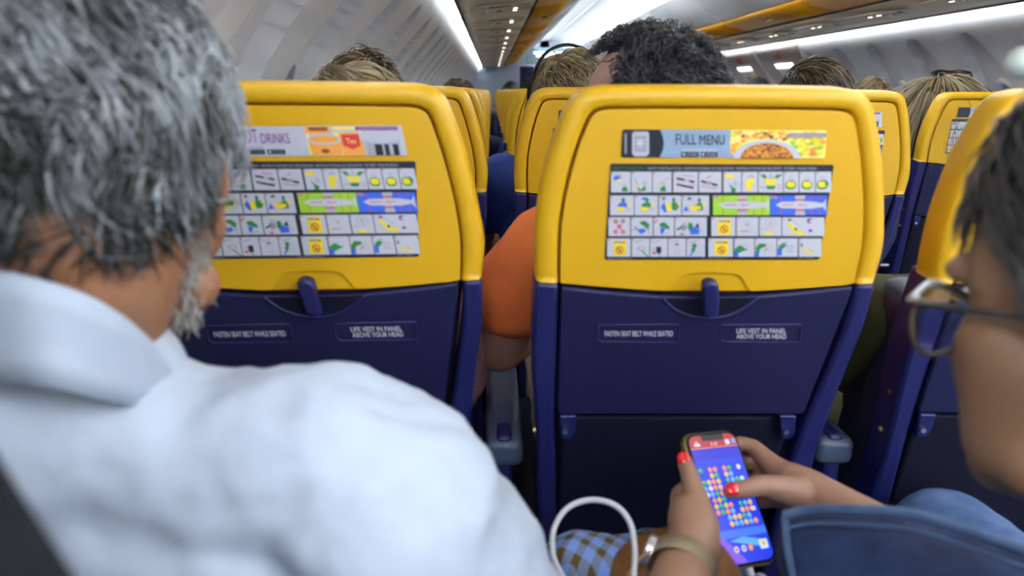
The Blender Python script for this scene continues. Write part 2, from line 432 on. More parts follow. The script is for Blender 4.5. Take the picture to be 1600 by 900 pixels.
# lettering as flat mesh
_tcache = {}
def text_tris(s):
    if s in _tcache: return _tcache[s]
    c = bpy.data.curves.new('t', 'FONT'); c.body = s; c.align_x = 'LEFT'; c.resolution_u = 3
    o = bpy.data.objects.new('t', c); COL.objects.link(o)
    me = bpy.data.meshes.new_from_object(o.evaluated_get(bpy.context.evaluated_depsgraph_get())); bpy.data.objects.remove(o)
    vs = [(v.co.x, v.co.y) for v in me.vertices]; fs = [tuple(p.vertices) for p in me.polygons]
    x0, x1 = min(v[0] for v in vs), max(v[0] for v in vs); y0, y1 = 0, max(v[1] for v in vs)
    vs = [((x-x0)/(x1-x0), (y-y0)/(y1-y0)) for x, y in vs]
    _tcache[s] = (vs, fs); return vs, fs
class Print:
    """flat print: coloured patches laid on a plane of the seat, in the 1526-wide sheet coordinates"""
    def __init__(s, lower=False, mp=None): s.v = []; s.f = []; s.mi = []; s.keys = []; s.lower = lower; s.mp = mp or (lambda X, Y: (930+X*.25557, 190+Y*.25557))
    def k(s, key):
        if key not in s.keys: s.keys.append(key)
        return s.keys.index(key)
    def poly(s, pts, key, lay=1):
        i = len(s.v)
        for X, Y in pts:
            px, py = s.mp(X, Y); s.v.append(S(px, py, .0012+.00018*lay, s.lower))
        s.f.append(tuple(range(i, i+len(pts)))); s.mi.append(s.k(key))
    def rect(s, x0, y0, x1, y1, key, lay=1): s.poly([(x0, y0), (x1, y0), (x1, y1), (x0, y1)], key, lay)
    def circ(s, x, y, rx, ry, key, lay=1, n=14, a0=0, a1=2*PI): s.poly([(x+rx*math.cos(a0+(a1-a0)*i/n), y+ry*math.sin(a0+(a1-a0)*i/n)) for i in range(n+(0 if a1-a0 > 6.2 else 1))], key, lay)
    def line(s, x0, y0, x1, y1, w, key, lay=2):
        d = math.hypot(x1-x0, y1-y0) or 1; nx, ny = -(y1-y0)/d*w/2, (x1-x0)/d*w/2
        s.poly([(x0+nx, y0+ny), (x1+nx, y1+ny), (x1-nx, y1-ny), (x0-nx, y0-ny)], key, lay)
    def text(s, t, x0, y0, x1, y1, key, lay=3):
        vs, fs = text_tris(t); i = len(s.v)
        for u, v in vs:
            px, py = s.mp(x0+(x1-x0)*u, y1-(y1-y0)*v); s.v.append(S(px, py, .0012+.00018*lay, s.lower))
        for f in fs: s.f.append(tuple(i+q for q in f)); s.mi.append(s.k(key))
    def build(s, name, parent):
        me = meshof(s.v, s.f, name); o = link(name, me, [CARDS.get(k) or MAT[k] for k in s.keys], parent, smooth=False)
        for p, m_ in zip(me.polygons, s.mi): p.material_index = m_
        return o

def safety_card(parent):
    c = Print()
    c.poly([(100, 256), (1448, 262), (1456, 272), (1368, 832), (1358, 842), (66, 842), (58, 832), (92, 264)], 'k', 0)
    c.text('SAFETY ON BOARD', 105, 275, 298, 293, 'g'); c.text('SAFETY INSTRUCTION  INSTRUCCIONES DE SEGURIDAD  INSTRUCTIONS DE SECURITE  737-800  PLEASE READ', 318, 276, 1350, 292, 's')
    c.text('KEEP ON BOARD', 80, 829, 225, 839, 'n'); c.text('DO NOT REMOVE', 650, 829, 800, 839, 'n'); c.text('SEAT CARD', 1235, 829, 1330, 839, 'n')
    def cell(x0, x1, y0, y1, key='w'): c.rect(x0, y0, x1, y1, key, 1); c.circ(x0+9, y0+9, 5, 5, 'r', 2, 8)
    def seated(cx, cy, s=1, top='g', leg='b', vest=False):
        c.circ(cx-4*s, cy-34*s, 11*s, 12*s, 'n', 3)
        c.poly([(cx-22*s, cy-20*s), (cx+16*s, cy-24*s), (cx+26*s, cy+14*s), (cx-6*s, cy+22*s), (cx-20*s, cy+4*s)], top, 2)
        c.poly([(cx-6*s, cy+10*s), (cx+26*s, cy+8*s), (cx+24*s, cy+36*s), (cx-22*s, cy+40*s), (cx-16*s, cy+24*s)], leg, 3)
        if vest: c.poly([(cx-16*s, cy-12*s), (cx+14*s, cy-16*s), (cx+20*s, cy+16*s), (cx-12*s, cy+20*s)], 'y', 4)
    def busty(cx, cy, s=1, arms=True):
        c.circ(cx, cy-36*s, 15*s, 17*s, 's', 2); c.circ(cx, cy-34*s, 8*s, 10*s, 'w', 3)
        c.poly([(cx-34*s, cy-4*s), (cx-20*s, cy-20*s), (cx+20*s, cy-20*s), (cx+34*s, cy-4*s), (cx+36*s, cy+24*s), (cx+18*s, cy+40*s), (cx-18*s, cy+40*s), (cx-36*s, cy+24*s)], 'g', 2)
        c.poly([(cx-24*s, cy-12*s), (cx+24*s, cy-12*s), (cx+30*s, cy+18*s), (cx+12*s, cy+28*s), (cx-14*s, cy+28*s), (cx-28*s, cy+16*s)], 'y', 3)
    R1 = [(95, 215), (220, 345), (350, 465), (475, 625), (632, 770), (782, 890), (895, 990), (995, 1145), (1150, 1240), (1245, 1340), (1345, 1440)]
    for x0, x1 in R1: cell(x0, x1, 305, 431)
    c.circ(130, 345, 20, 16, 'b', 2); c.circ(140, 360, 14, 10, 'y', 3); c.circ(150, 335, 8, 14, 'n', 4); c.poly([(160, 425), (165, 400), (190, 395), (200, 425)], 'g', 2); c.circ(178, 385, 12, 12, 's', 3); c.line(120, 320, 150, 330, 4, 'n')
    c.line(236, 340, 268, 400, 5, 'n'); c.line(250, 380, 275, 412, 7, 'y', 3); c.poly([(255, 392), (275, 414), (305, 396), (308, 420), (262, 424)], 'g', 3); c.circ(300, 375, 14, 18, 's', 2); c.line(285, 410, 305, 390, 3, 'k', 4)
    c.line(378, 392, 440, 350, 5, 'y', 3); c.line(375, 385, 455, 340, 2, 'r', 4); c.poly([(392, 424), (402, 398), (425, 392), (432, 424)], 'g', 3); c.circ(412, 378, 13, 16, 's', 2); c.line(372, 410, 395, 400, 4, 'n')
    c.line(495, 345, 605, 368, 13, 'k'); c.line(495, 382, 600, 404, 13, 'k'); c.rect(543, 348, 573, 366, 's', 3); c.line(495, 379, 520, 386, 14, 'm', 4); c.line(535, 328, 600, 334, 4, 'r', 3); c.line(575, 380, 606, 388, 3, 'r', 4)
    c.line(645, 362, 745, 388, 14, 'k'); c.rect(675, 364, 712, 384, 'n', 3); c.line(648, 392, 740, 408, 4, 'r', 3); c.line(680, 344, 705, 330, 5, 'r', 3)
    c.poly([(790, 322), (820, 317), (848, 330), (840, 343), (800, 343)], 'y', 2); c.poly([(812, 372), (824, 385), (840, 400), (858, 406), (855, 430), (826, 430), (830, 412)], 'g', 2); c.circ(852, 378, 13, 18, 's', 2); c.line(846, 360, 868, 372, 3, 'n', 3); c.line(870, 385, 880, 400, 3, 'b')
    c.poly([(915, 368), (930, 348), (950, 346), (975, 355), (972, 372), (955, 372), (962, 414), (915, 416), (922, 390)], 'y', 2); c.line(950, 322, 960, 338, 6, 'r', 3); c.circ(938, 335, 8, 10, 's', 2)
    c.poly([(1003, 322), (1035, 322), (1050, 345), (1045, 360)], 'g', 2); c.poly([(1143, 322), (1105, 322), (1090, 345), (1095, 360)], 'g', 2); c.circ(1070, 335, 14, 16, 's', 3)
    c.poly([(1036, 340), (1055, 352), (1085, 352), (1104, 340), (1104, 380), (1085, 386), (1055, 386), (1036, 380)], 'y', 3); c.poly([(1040, 390), (1100, 390), (1092, 412), (1048, 412)], 'g', 4); c.circ(1020, 400, 14, 10, 'n', 2); c.circ(1020, 400, 9, 6, 'w', 3); c.circ(1122, 398, 12, 14, 'r', 2); c.circ(1122, 398, 9, 11, 'w', 3)
    for cx in (1192, 1290, 1384): busty(cx, 376, .9)
    c.poly([(1398, 350), (1424, 372), (1414, 400), (1402, 380)], 'g', 5)
    R2 = [(90, 235), (240, 382), (388, 525), (530, 695)]
    for x0, x1 in R2: cell(x0, x1, 450, 571)
    for cx in (160, 305):
        c.circ(cx+10, 478, 12, 16, 'g', 3); c.poly([(cx-24, 508), (cx-10, 494), (cx+30, 492), (cx+34, 520), (cx-20, 522)], 'b' if cx < 200 else 'g', 3); c.circ(cx-6, 532, 26, 14, 'y', 4); c.line(cx+36, 500, cx+56, 508, 14, 'y', 4); c.line(cx+10, 515, cx+50, 540, 4, 'n', 5)
    c.circ(296, 468, 16, 9, 'b', 4)
    c.circ(418, 470, 11, 12, 'k', 3); c.circ(422, 476, 9, 9, 's', 4); c.poly([(398, 520), (420, 490), (440, 545), (425, 556)], 'b', 3); c.poly([(428, 498), (462, 498), (468, 540), (434, 545)], 'y', 4); c.circ(478, 478, 10, 18, 'g', 3); c.poly([(465, 495), (500, 492), (512, 515), (496, 540), (465, 538)], 'g', 3); c.line(500, 500, 516, 506, 14, 'y', 4)
    c.circ(574, 472, 12, 12, 'k', 3); c.circ(576, 480, 9, 8, 'w', 4); c.poly([(536, 545), (552, 510), (572, 545)], 'b', 3); c.circ(600, 524, 26, 18, 'y', 4); c.circ(634, 480, 10, 16, 'g', 3); c.poly([(620, 498), (652, 494), (658, 540), (622, 544)], 'g', 3); c.circ(632, 524, 12, 12, 'y', 5); c.line(650, 505, 676, 498, 12, 'y', 4); c.line(600, 512, 625, 500, 4, 'r', 6)
    for x0, x1, key in ((718, 1065, 'l'), (1068, 1415, 'b')):
        c.rect(x0, 450, x1, 570, key, 1); w_ = x1-x0
        cx = x0+w_*.53
        c.poly([(x0+30, 507), (x0+70, 488), (x0+250, 486), (x0+320, 497), (x1-8, 470), (x1-8, 545), (x0+320, 520), (x0+250, 530), (x0+70, 528)], 'w', 2)
        c.poly([(cx-34, 450), (cx+30, 450), (cx+20, 488), (cx-28, 488)], 's', 2); c.poly([(cx-28, 528), (cx+20, 528), (cx+30, 570), (cx-34, 570)], 's', 2)
        for xx in (x0+60, x0+250, x0+300): c.line(xx, 452, xx, 488, 5, 'r', 3); c.line(xx, 530, xx, 568, 5, 'r', 3)
        c.rect(cx-36, 472, cx+24, 480, 'r', 3); c.rect(cx-36, 536, cx+24, 544, 'r', 3)
        c.line(x0+70, 507, x0+140, 507, 4, 'r', 3); c.line(cx-20, 507, cx+40, 507, 4, 'r', 3); c.line(cx, 490, cx, 526, 3, 'n', 3)
        c.rect(x0, 453, x0+40, 467, 's', 3); c.rect(x0+5, 457, x0+34, 464, 'r', 4)
    R3 = [(80, 212), (218, 350), (356, 480), (486, 680)]
    for x0, x1 in R3: cell(x0, x1, 583, 698)
    for cx, cy in ((124, 608), (168, 606), (124, 672), (168, 672), (146, 640)): c.circ(cx, cy, 13, 13, 'm' if cy < 620 else 'r', 2); c.circ(cx, cy, 6, 6, 'w', 3)
    c.line(112, 600, 180, 680, 3, 'r', 4); c.line(180, 600, 112, 680, 3, 'r', 4)
    c.poly([(270, 610), (300, 603), (330, 625), (325, 660), (300, 640), (275, 622)], 'g', 3); c.poly([(258, 655), (300, 650), (310, 668), (280, 685), (262, 672)], 'b', 4); c.line(222, 662, 262, 656, 7, 'n'); c.line(235, 640, 258, 655, 5, 'k'); c.line(318, 650, 330, 685, 5, 'n')
    c.poly([(390, 620), (420, 612), (452, 640), (450, 658), (395, 640)], 'g', 3); c.poly([(395, 645), (425, 650), (420, 670), (400, 688)], 'b', 4); c.line(362, 615, 382, 598, 6, 'r'); c.line(362, 605, 368, 620, 6, 'r'); c.line(405, 690, 450, 675, 4, 'n')
    c.circ(545, 620, 16, 14, 's', 2); c.circ(538, 645, 20, 22, 'n', 2); c.line(497, 660, 530, 640, 10, 'k'); c.circ(580, 640, 16, 26, 'g', 3); c.poly([(575, 660), (605, 640), (630, 655), (635, 685), (580, 688)], 'b', 4); c.poly([(608, 640), (625, 615), (635, 650)], 'k', 5); c.circ(550, 590, 12, 4, 'y', 3); c.circ(528, 686, 14, 6, 'r', 3); c.line(625, 650, 655, 672, 5, 'n')
    def warn(x0, x1, y0, y1):
        cell(x0, x1, y0, y1); c.rect(x0+38, y0+10, x1-28, y1-8, 'y', 2); c.rect(x0+44, y0+16, x0+90, y0+30, 'n', 3); c.rect(x0+92, y0+20, x1-34, y0+30, 'r', 3)
        mx, my = (x0+x1)/2+4, y0+72; c.circ(mx, my, 24, 25, 'r', 3); c.circ(mx, my, 17, 18, 'y', 4); c.line(mx-12, my-14, mx+12, my+14, 6, 'r', 5); c.rect(mx-4, my-8, mx+5, my+10, 'k', 6)
    warn(708, 855, 583, 698); warn(690, 840, 712, 824); warn(72, 215, 712, 824)
    for x0, x1 in ((862, 995), (1002, 1135), (1140, 1398)): cell(x0, x1, 583, 698)
    c.circ(925, 620, 14, 18, 's', 2); c.circ(925, 620, 11, 15, 'w', 3); c.line(920, 618, 932, 634, 5, 'r', 4); c.circ(905, 668, 34, 4, 'n', 2); c.rect(922, 655, 960, 660, 's', 2); c.circ(882, 660, 6, 8, 'y', 3)
    c.circ(1070, 618, 34, 30, 'n', 2); c.circ(1070, 618, 31, 27, 'w', 3); c.circ(1070, 620, 14, 16, 's', 4); c.poly([(1025, 680), (1050, 670), (1085, 674), (1078, 690), (1030, 690)], 'y', 3); c.circ(1112, 655, 6, 6, 'y', 3); c.line(1015, 650, 1050, 655, 4, 'n')
    c.poly([(1165, 620), (1185, 610), (1225, 655), (1282, 670), (1262, 692), (1215, 680)], 'y', 3); c.circ(1185, 598, 12, 8, 'v', 3); c.line(1200, 600, 1255, 640, 3, 'n'); c.circ(1308, 604, 18, 16, 'v', 3); c.circ(1315, 606, 10, 9, 'w', 4); c.circ(1222, 655, 8, 8, 'k', 4); c.circ(1312, 664, 12, 9, 'v', 3)
    for x0, x1 in ((222, 330), (335, 440), (445, 552), (557, 670)): cell(x0, x1, 712, 824)
    for x0 in (235, 348, 458, 575): c.line(x0, 738, x0+52, 724, 5, 'n')
    c.circ(280, 772, 26, 14, 'n', 2); c.circ(280, 772, 20, 10, 'w', 3); c.line(280, 785, 322, 822, 7, 'g', 3); c.line(255, 770, 300, 795, 4, 'n', 4)
    c.rect(372, 762, 402, 802, 'k', 2); c.line(385, 800, 395, 822, 5, 'g'); c.circ(358, 800, 10, 8, 'r', 3); c.line(345, 770, 370, 785, 4, 'n')
    c.rect(482, 745, 515, 808, 's', 2); c.rect(487, 750, 510, 800, 'w', 3); c.circ(496, 748, 9, 6, 'k', 4)
    c.circ(604, 754, 14, 12, 'g', 3); c.poly([(592, 762), (612, 766), (604, 795), (585, 790)], 'g', 3); c.line(600, 790, 575, 818, 9, 'b', 4); c.rect(612, 758, 636, 800, 's', 2); c.rect(616, 762, 632, 796, 'w', 3)
    for x0, x1 in ((848, 970), (975, 1105), (1110, 1235), (1242, 1380)): cell(x0, x1, 712, 824)
    c.poly([(848, 800), (850, 775), (880, 752), (905, 765), (930, 780), (900, 790), (880, 800)], 'g', 3); c.rect(846, 795, 872, 822, 'b', 4); c.circ(915, 762, 22, 18, 's', 2); c.circ(915, 762, 16, 13, 'w', 3)
    c.poly([(980, 800), (978, 768), (1000, 742), (1040, 745), (1045, 760), (1005, 775), (1000, 800)], 'g', 3); c.rect(975, 792, 998, 822, 'b', 4); c.line(1030, 790, 1060, 765, 5, 'r'); c.circ(1065, 775, 18, 20, 's', 2); c.circ(1065, 775, 13, 15, 'w', 3)
    c.circ(1162, 738, 12, 14, 's', 2); c.poly([(1120, 790), (1118, 760), (1145, 738), (1168, 752), (1145, 775)], 'g', 3); c.rect(1112, 772, 1138, 815, 'b', 4); c.circ(1190, 765, 20, 12, 'n', 2); c.circ(1190, 765, 15, 8, 'w', 3); c.line(1165, 785, 1215, 792, 4, 'n')
    c.poly([(1260, 770), (1300, 785), (1335, 808), (1320, 812), (1280, 795)], 'y', 3); c.circ(1258, 752, 8, 12, 'g', 3); c.line(1250, 735, 1262, 765, 5, 'n', 4); c.line(1300, 770, 1330, 800, 4, 'n')
    return c.build('safety_card', parent)
def banner_food(parent):
    c = Print()
    c.poly([(176, 47), (1402, 52), (1412, 60), (1402, 214), (1394, 222), (168, 217), (158, 208), (166, 56)], 't', 0)
    c.poly([(176, 47), (395, 48), (412, 90), (418, 130), (412, 175), (392, 217), (168, 217), (158, 208), (166, 56)], 'k', 1)
    c.rect(180, 70, 190, 195, 'n', 2)
    c.poly([(235, 60), (322, 60), (328, 75), (328, 195), (310, 212), (240, 212), (224, 195), (224, 75)], 's', 2)
    c.rect(238, 82, 312, 182, 'n', 3); c.circ(272, 128, 26, 28, 's', 4); c.circ(272, 128, 12, 14, 'w', 5)
    for q in range(4): c.line(232, 88+q*26, 320, 80+q*26, 5, 's', 4)
    c.text('FULL', 490, 74, 615, 138, 'k'); c.text('MENU', 635, 80, 788, 140, 'k')
    c.rect(530, 168, 745, 176, 's', 2); c.rect(525, 186, 628, 215, 'k', 2); c.rect(645, 186, 745, 215, 'k', 2)
    c.circ(540, 200, 8, 8, 'w', 3); c.text('STORE', 556, 194, 618, 208, 'w'); c.circ(658, 200, 8, 8, 'w', 3); c.text('STORE', 676, 194, 735, 208, 'w')
    random.seed(3)
    c.poly([(830, 50), (1402, 52), (1412, 60), (1402, 214), (1394, 222), (850, 219), (826, 190), (820, 130)], 'p', 1)
    for i in range(40):
        x, y = random.uniform(835, 960), random.uniform(60, 200)
        if (x-1040)**2/34000+(y-225)**2/16000 > 1: c.circ(x, y, 16, 12, random.choice('oypplro') if y < 110 else random.choice('ooy'), 2+(i % 3), 8)
    for i in range(60):
        x, y = random.uniform(960, 1200), random.uniform(56, 108); c.circ(x, y, 13, 9, random.choice('oomyp'), 2+(i % 3), 7)
    for i in range(60):
        x, y = random.uniform(1200, 1395), random.uniform(62, 208); c.circ(x, y, 20, 14, random.choice('ypyyol'), 2+(i % 3), 8)
    c.circ(1045, 222, 205, 112, 'w', 5, 24, PI, 2*PI); c.circ(1045, 222, 160, 92, 'm', 6, 24, PI, 2*PI)
    for i in range(150):
        a = random.uniform(PI, 2*PI); r = math.sqrt(random.random()); x, y = 1045+150*r*math.cos(a), 216+84*r*math.sin(a)
        t_ = random.uniform(0, PI); c.line(x-12*math.cos(t_), y-7*math.sin(t_), x+12*math.cos(t_), y+7*math.sin(t_), 7, random.choice('oomo'), 7+(i % 3))
    c.poly([(1160, 80), (1180, 68), (1408, 66), (1408, 92), (1180, 94)], 'n', 8); c.text('AVAILABLE ON BOARD TODAY', 1195, 73, 1395, 86, 's', 9)
    return c.build('menu_banner', parent)
def banner_drinks(parent):
    c = Print(mp=lambda X, Y: (930+(X+232)*.25557, 190+(Y-8)*.25557))
    c.poly([(-60, 58), (1174, 52), (1182, 60), (1186, 226), (1178, 234), (-70, 236)], 'w', 0)
    c.poly([(-60, 58), (150, 58), (166, 100), (170, 140), (160, 190), (140, 235), (-70, 236)], 'k', 1)
    c.text('HOT', 205, 72, 322, 155, 'v'); c.text('DRINKS', 340, 98, 508, 158, 'v')
    c.rect(240, 180, 345, 188, 't', 2); c.rect(242, 195, 348, 224, 'k', 2); c.rect(362, 195, 468, 224, 'k', 2); c.circ(256, 210, 8, 8, 'w', 3); c.circ(378, 210, 8, 8, 'w', 3)
    c.text('STORE', 272, 204, 338, 216, 't'); c.text('STORE', 394, 204, 458, 216, 't')
    c.rect(608, 58, 750, 100, 'o', 1); c.rect(630, 60, 740, 84, 'm', 2); c.rect(608, 100, 622, 232, 'p', 1)
    c.poly([(612, 140), (808, 140), (800, 232), (626, 232)], 'o', 2); c.circ(708, 138, 100, 30, 'w', 3, 24); c.circ(708, 134, 86, 22, 'o', 4, 24); c.circ(705, 205, 26, 14, 'm', 4)
    c.poly([(770, 58), (935, 58), (935, 232), (806, 232), (806, 120), (770, 110)], 'p', 2); c.poly([(800, 95), (930, 95), (938, 232), (808, 232)], 'o', 3)
    c.poly([(815, 105), (918, 105), (918, 175), (866, 195), (815, 172)], 'r', 4); c.text('Tea', 838, 130, 896, 160, 'p', 5)
    c.poly([(770, 78), (925, 78), (925, 92), (775, 92)], 'w', 4); c.rect(905, 58, 1155, 80, 'v', 5); c.text('AVAILABLE ON BOARD TODAY', 925, 62, 1145, 75, 's', 6)
    c.poly([(925, 130), (1160, 130), (1142, 232), (945, 232)], 's', 3); c.circ(1040, 108, 124, 26, 'w', 6, 24); c.poly([(918, 108), (1163, 108), (1158, 142), (1040, 160), (926, 142)], 'w', 5)
    for x0, x1 in ((1000, 1045), (1058, 1085), (1108, 1140)): c.rect(x0, 165, x1, 232, 'k', 4)
    c.text('B', 960, 165, 995, 225, 'n', 4)
    return c.build('menu_banner', parent)

def make_seat(drinks=False):
    root = empty('passenger_seat', (SX, SY, 0))
    # head shell
    strip('shell_rim', OUT, INN, [(.06, -.040), (0, -.034), (0, -.012), (.06, -.004), (.2, .001), (.8, .001), (.94, -.002), (1, -.007), (1, -.016)], YEL, root)
    I = cm(INN); 
    I2 = []
    cx = 1108
    for x, y in I:
        I2.append((x+(2.6 if x < cx else -2.6), y+2.4 if y < 300 else y))
    bot = cm([(1337, 445), (1260, 450.5), (1182, 455), (1170, 452), (1160, 436), (1148, 429), (1112, 427), (1076, 429), (1064, 436), (1052, 450), (1040, 455), (960, 450), (873, 443)], 4)
    pan = plate('shell_panel', I2[:-1]+[(1335, 443)]+bot[1:-1], .0, -.012, YEL, root, .0014)
    back = plate('seam_backing', [((x+x2)/2, (y+y2)/2) for (x, y), (x2, y2) in zip(cm(OUT, 3), cm(INN, 3))][2:-2]+[(1340, 446), (1200, 462), (1000, 462), (874, 446)], -.011, -.016, SEAM, root, 0)
    plate('latch_recess', cm([(1046, 456), (1060, 437), (1076, 429), (1148, 429), (1164, 437), (1180, 456)], 3), -.003, -.0105, YEL, root, .001)
    safety_card(root)
    (banner_drinks if drinks else banner_food)(root)
    # navy back cushion of head part, seen at its flanks
    A = catmull([(x, y, 0) for x, y in OUT], 3); c0 = Vector((1108, 330, 0)); vs = []; fs = []
    PR = [(.955, -.028), (.960, -.032), (.950, -.046), (.92, -.055), (.6, -.060)]
    for a in A:
        for s_, d in PR: q = c0+(a-c0)*s_; vs.append(S(q.x, q.y, d, lower=False))
    n = len(PR)
    for i in range(len(A)-1):
        for j in range(n-1): k = i*n+j; fs.append((k, k+1, k+n+1, k+n))
    fs.append(tuple(i*n+n-1 for i in range(len(A)))); fs.append(tuple(i*n for i in range(len(A)))[::-1])
    link('headrest_cushion', meshof(vs, fs), LEATH, root)
    # side frames
    plate('side_frame', cm([(837, 441), (832, 520), (833, 600), (838, 680), (840, 760), (842, 900), (846, 1050)], 3)+cm([(876, 1050), (872, 900), (869, 760), (867, 680), (868, 600), (871, 520), (873.5, 444)], 3), .0015, -.05, NAVY, root, .005, True)
    plate('side_frame', cm([(1338, 445), (1320, 510), (1288, 590), (1258, 660), (1232, 735), (1200, 850), (1165, 1000), (1150, 1050)], 3)+cm([(1185, 1050), (1200, 990), (1238, 850), (1266, 742), (1288, 670), (1318, 590), (1350, 510), (1368.5, 443)], 3), .0015, -.05, NAVY, root, .005, True)
    # tray
    tp = cm([(877, 447), (960, 455.5), (1036, 461)], 3)+cm([(1036, 461), (1110, 463), (1180, 461)], 2)[1:]+cm([(1180, 461), (1260, 454), (1331, 446)], 3)[1:]
    tray = plate('tray_table', tp+[(1326, 462), (1256, 640), (1250, 645), (874, 645), (870, 640)], .004, -.014, NAVYT, root, .0025, True)
    # scoop under the latch: shallow dish rim
    P = cm([(1034, 463), (1050, 478), (1072, 489), (1105, 494), (1138, 489), (1162, 477), (1182, 462)], 4)
    pts = [S(x, y, .0045, True) for x, y in P]; o = tube('finger_scoop', pts, .0018, NAVY, tray, 1)
    plate('scoop_dish', P, .0048, .0035, NAVYD, tray, .0005, True)
    for (x0, x1) in ((934, 1060), (1125, 1250)):
        fr = cm([(x0+2, 505), (x1-2, 504), (x1, 508), (x1-3, 530), (x1-6, 532), (x0+5, 531), (x0, 527), (x0, 507)], 1)
        o = tube('placard_rim', [S(x, y, .0043, True) for x, y in fr+fr[:1]], .0009, NAVY, tray, 1)
    c = Print(lower=True, mp=lambda X, Y: (X, Y)); c.keys = []
    MAT['pw'] = TEXTW
    def tx(t, *r): 
        vs_, fs_ = text_tris(t); i = len(c.v); x0, y0, x1, y1 = r
        for u, v in vs_: c.v.append(S(x0+(x1-x0)*u, y1-(y1-y0)*v, .0048, True))
        for f in fs_: c.f.append(tuple(i+q for q in f)); c.mi.append(c.k('pw'))
    tx('FASTEN SEAT BELT WHILE SEATED', 944, 514, 1050, 522); c.build('placard_text', tray)
    c = Print(lower=True, mp=lambda X, Y: (X, Y))
    tx('LIFE VEST IN PANEL', 1149, 510, 1226, 517.5); tx('ABOVE YOUR HEAD', 1149, 519, 1226, 526)
    c.build('placard_text', tray)
    for py in (628, 688):
        bm = bmesh.new(); p = S(836, py, -.020, True); cyl(bm, p+Vector((.004, 0, 0)), p+Vector((-.0015, 0, 0)), .0045, .0035); bmobj('frame_bolt', bm, mat('brass_bolt', (.55, .42, .20), .3, .9), root)
    # turn latch
    bm = bmesh.new(); vs0 = None
    lt = plate('latch', cm([(1094, 480), (1093, 440), (1096, 432), (1105, 429), (1114, 432), (1117, 440), (1116, 480), (1105, 483)], 3), .020, .004, NAVY, root, .003, True)
    plate('latch_base', [(1097, 476), (1114, 476), (1115, 487), (1096, 487)], .010, .003, NAVY, root, .001, True)
    # lower shell, pocket, hinge arms
    plate('lower_shell', [(870, 446), (1000, 458), (1200, 458), (1340, 446), (1262, 655), (1195, 850), (1160, 1040), (868, 1040), (866, 655)], -.020, -.05, NAVYD, root, .002, True)
    plate('literature_pocket', [(880, 655), (1240, 655), (1190, 800), (1150, 980), (880, 980), (874, 800)], -.004, -.019, NAVYD, root, .004, True)
    for x0 in (874, 1216):
        h = plate('tray_arm', [(x0, 646), (x0+26, 646), (x0+24, 672), (x0+18, 682), (x0+2, 682)], .006, -.012, NAVY, root, .002, True)
        bm = bmesh.new(); p = S(x0+8, 668, .007, True); cyl(bm, p, p+Vector((0, -.004, 0)), .0035); bmobj('pivot_pin', bm, STEEL, h)
    # leather back and seat cushions facing forward, base and legs
    bm = bmesh.new(); sl = math.tan(B2)
    box(bm, (-.012, .18, .66), (.33, .09, .46), Matrix.Rotation(B2*1.0, 3, 'X')); bmobj('back_cushion', bm, LEATH, root, bevel=.03, segs=4)
    bm = bmesh.new(); box(bm, (0, .44, .44), (.40, .46, .12)); bmobj('seat_cushion', bm, LEATH, root, bevel=.035, segs=4)
    bm = bmesh.new(); box(bm, (0, .38, .35), (.42, .40, .05)); bmobj('seat_base', bm, NAVYD, root, bevel=.01)
    for y in (.22, .56):
        bm = bmesh.new(); cyl(bm, (0, y, .33), (0, y+.03, 0), .02, .016); box(bm, (0, y+.03, .008), (.06, .09, .016)); bmobj('leg', bm, STEEL, root)
    # armrest on the left flank
    ax = -SX+.018
    bm = bmesh.new(); box(bm, (ax, .31, .650), (.052, .42, .040)); a = bmobj('armrest', bm, mat('armrest_grey_blue', (.05, .07, .12), .38, bump=.3, bscale=400), root, bevel=.012, segs=4)
    bm = bmesh.new(); box(bm, (ax, .13, .60), (.022, .05, .15)); box(bm, (ax, .16, .53), (.02, .05, .10)); bmobj('armrest_hinge', bm, NAVY, a, bevel=.006)
    bm = bmesh.new(); cyl(bm, (ax-.01, .09, .56), (ax+.03, .09, .56), .007); bmobj('hinge_bolt', bm, STEEL, a)
    bm = bmesh.new(); cyl(bm, (ax-.005, .12, .44), (ax+.03, .12, .44), .008); bmobj('hinge_bolt', bm, STEEL, a)
    return root
seatB = make_seat(False)
seatA = make_seat(True)
seatA.location = (-.206, SY+.004, 0); seatA.rotation_euler = (0, 0, math.radians(3.2))
tagt(seatB, 'large yellow and navy seat back with FULL MENU strip, directly ahead of the hands', 'aircraft seat', 'seats of the nearest row ahead')
tagt(seatA, 'large yellow and navy seat back with HOT DRINKS strip, behind the grey haired man', 'aircraft seat', 'seats of the nearest row ahead')
SXS = {'A': -.206, 'B': .247, 'C': .706, 'D': 1.568, 'E': 2.026, 'F': 2.48}
NM = {'A': 'left window column', 'B': 'left middle column', 'C': 'column left of the aisle', 'D': 'column right of the aisle', 'E': 'right middle column', 'F': 'right window column'}
FARSKIP = ('literature_pocket', 'placard_text', 'placard_rim', 'pivot_pin', 'frame_bolt', 'finger_scoop', 'scoop_dish', 'latch_base', 'hinge_bolt')
for col, rows in (('A', range(2, 19)), ('B', range(2, 19)), ('C', range(1, 13)), ('D', range(3, 12)), ('E', range(4, 7))):
    for r in rows:
        src = seatA if (r*7+ord(col)) % 2 else seatB
        o = copy_tree(src, skip=FARSKIP if r > 3 else ())
        o.location = (SXS[col], SY+.762*(r-1), 0); o.rotation_euler = (random.uniform(-.012, .012) if r > 2 else 0, 0, 0)
        lab = 'yellow topped seat in the %s, %s row ahead of the camera' % (NM[col], ORD[r-1]) if r < 9 else 'small far yellow topped seat in the %s' % NM[col]
        tagt(o, lab, 'aircraft seat', 'seats in the %s' % NM[col])
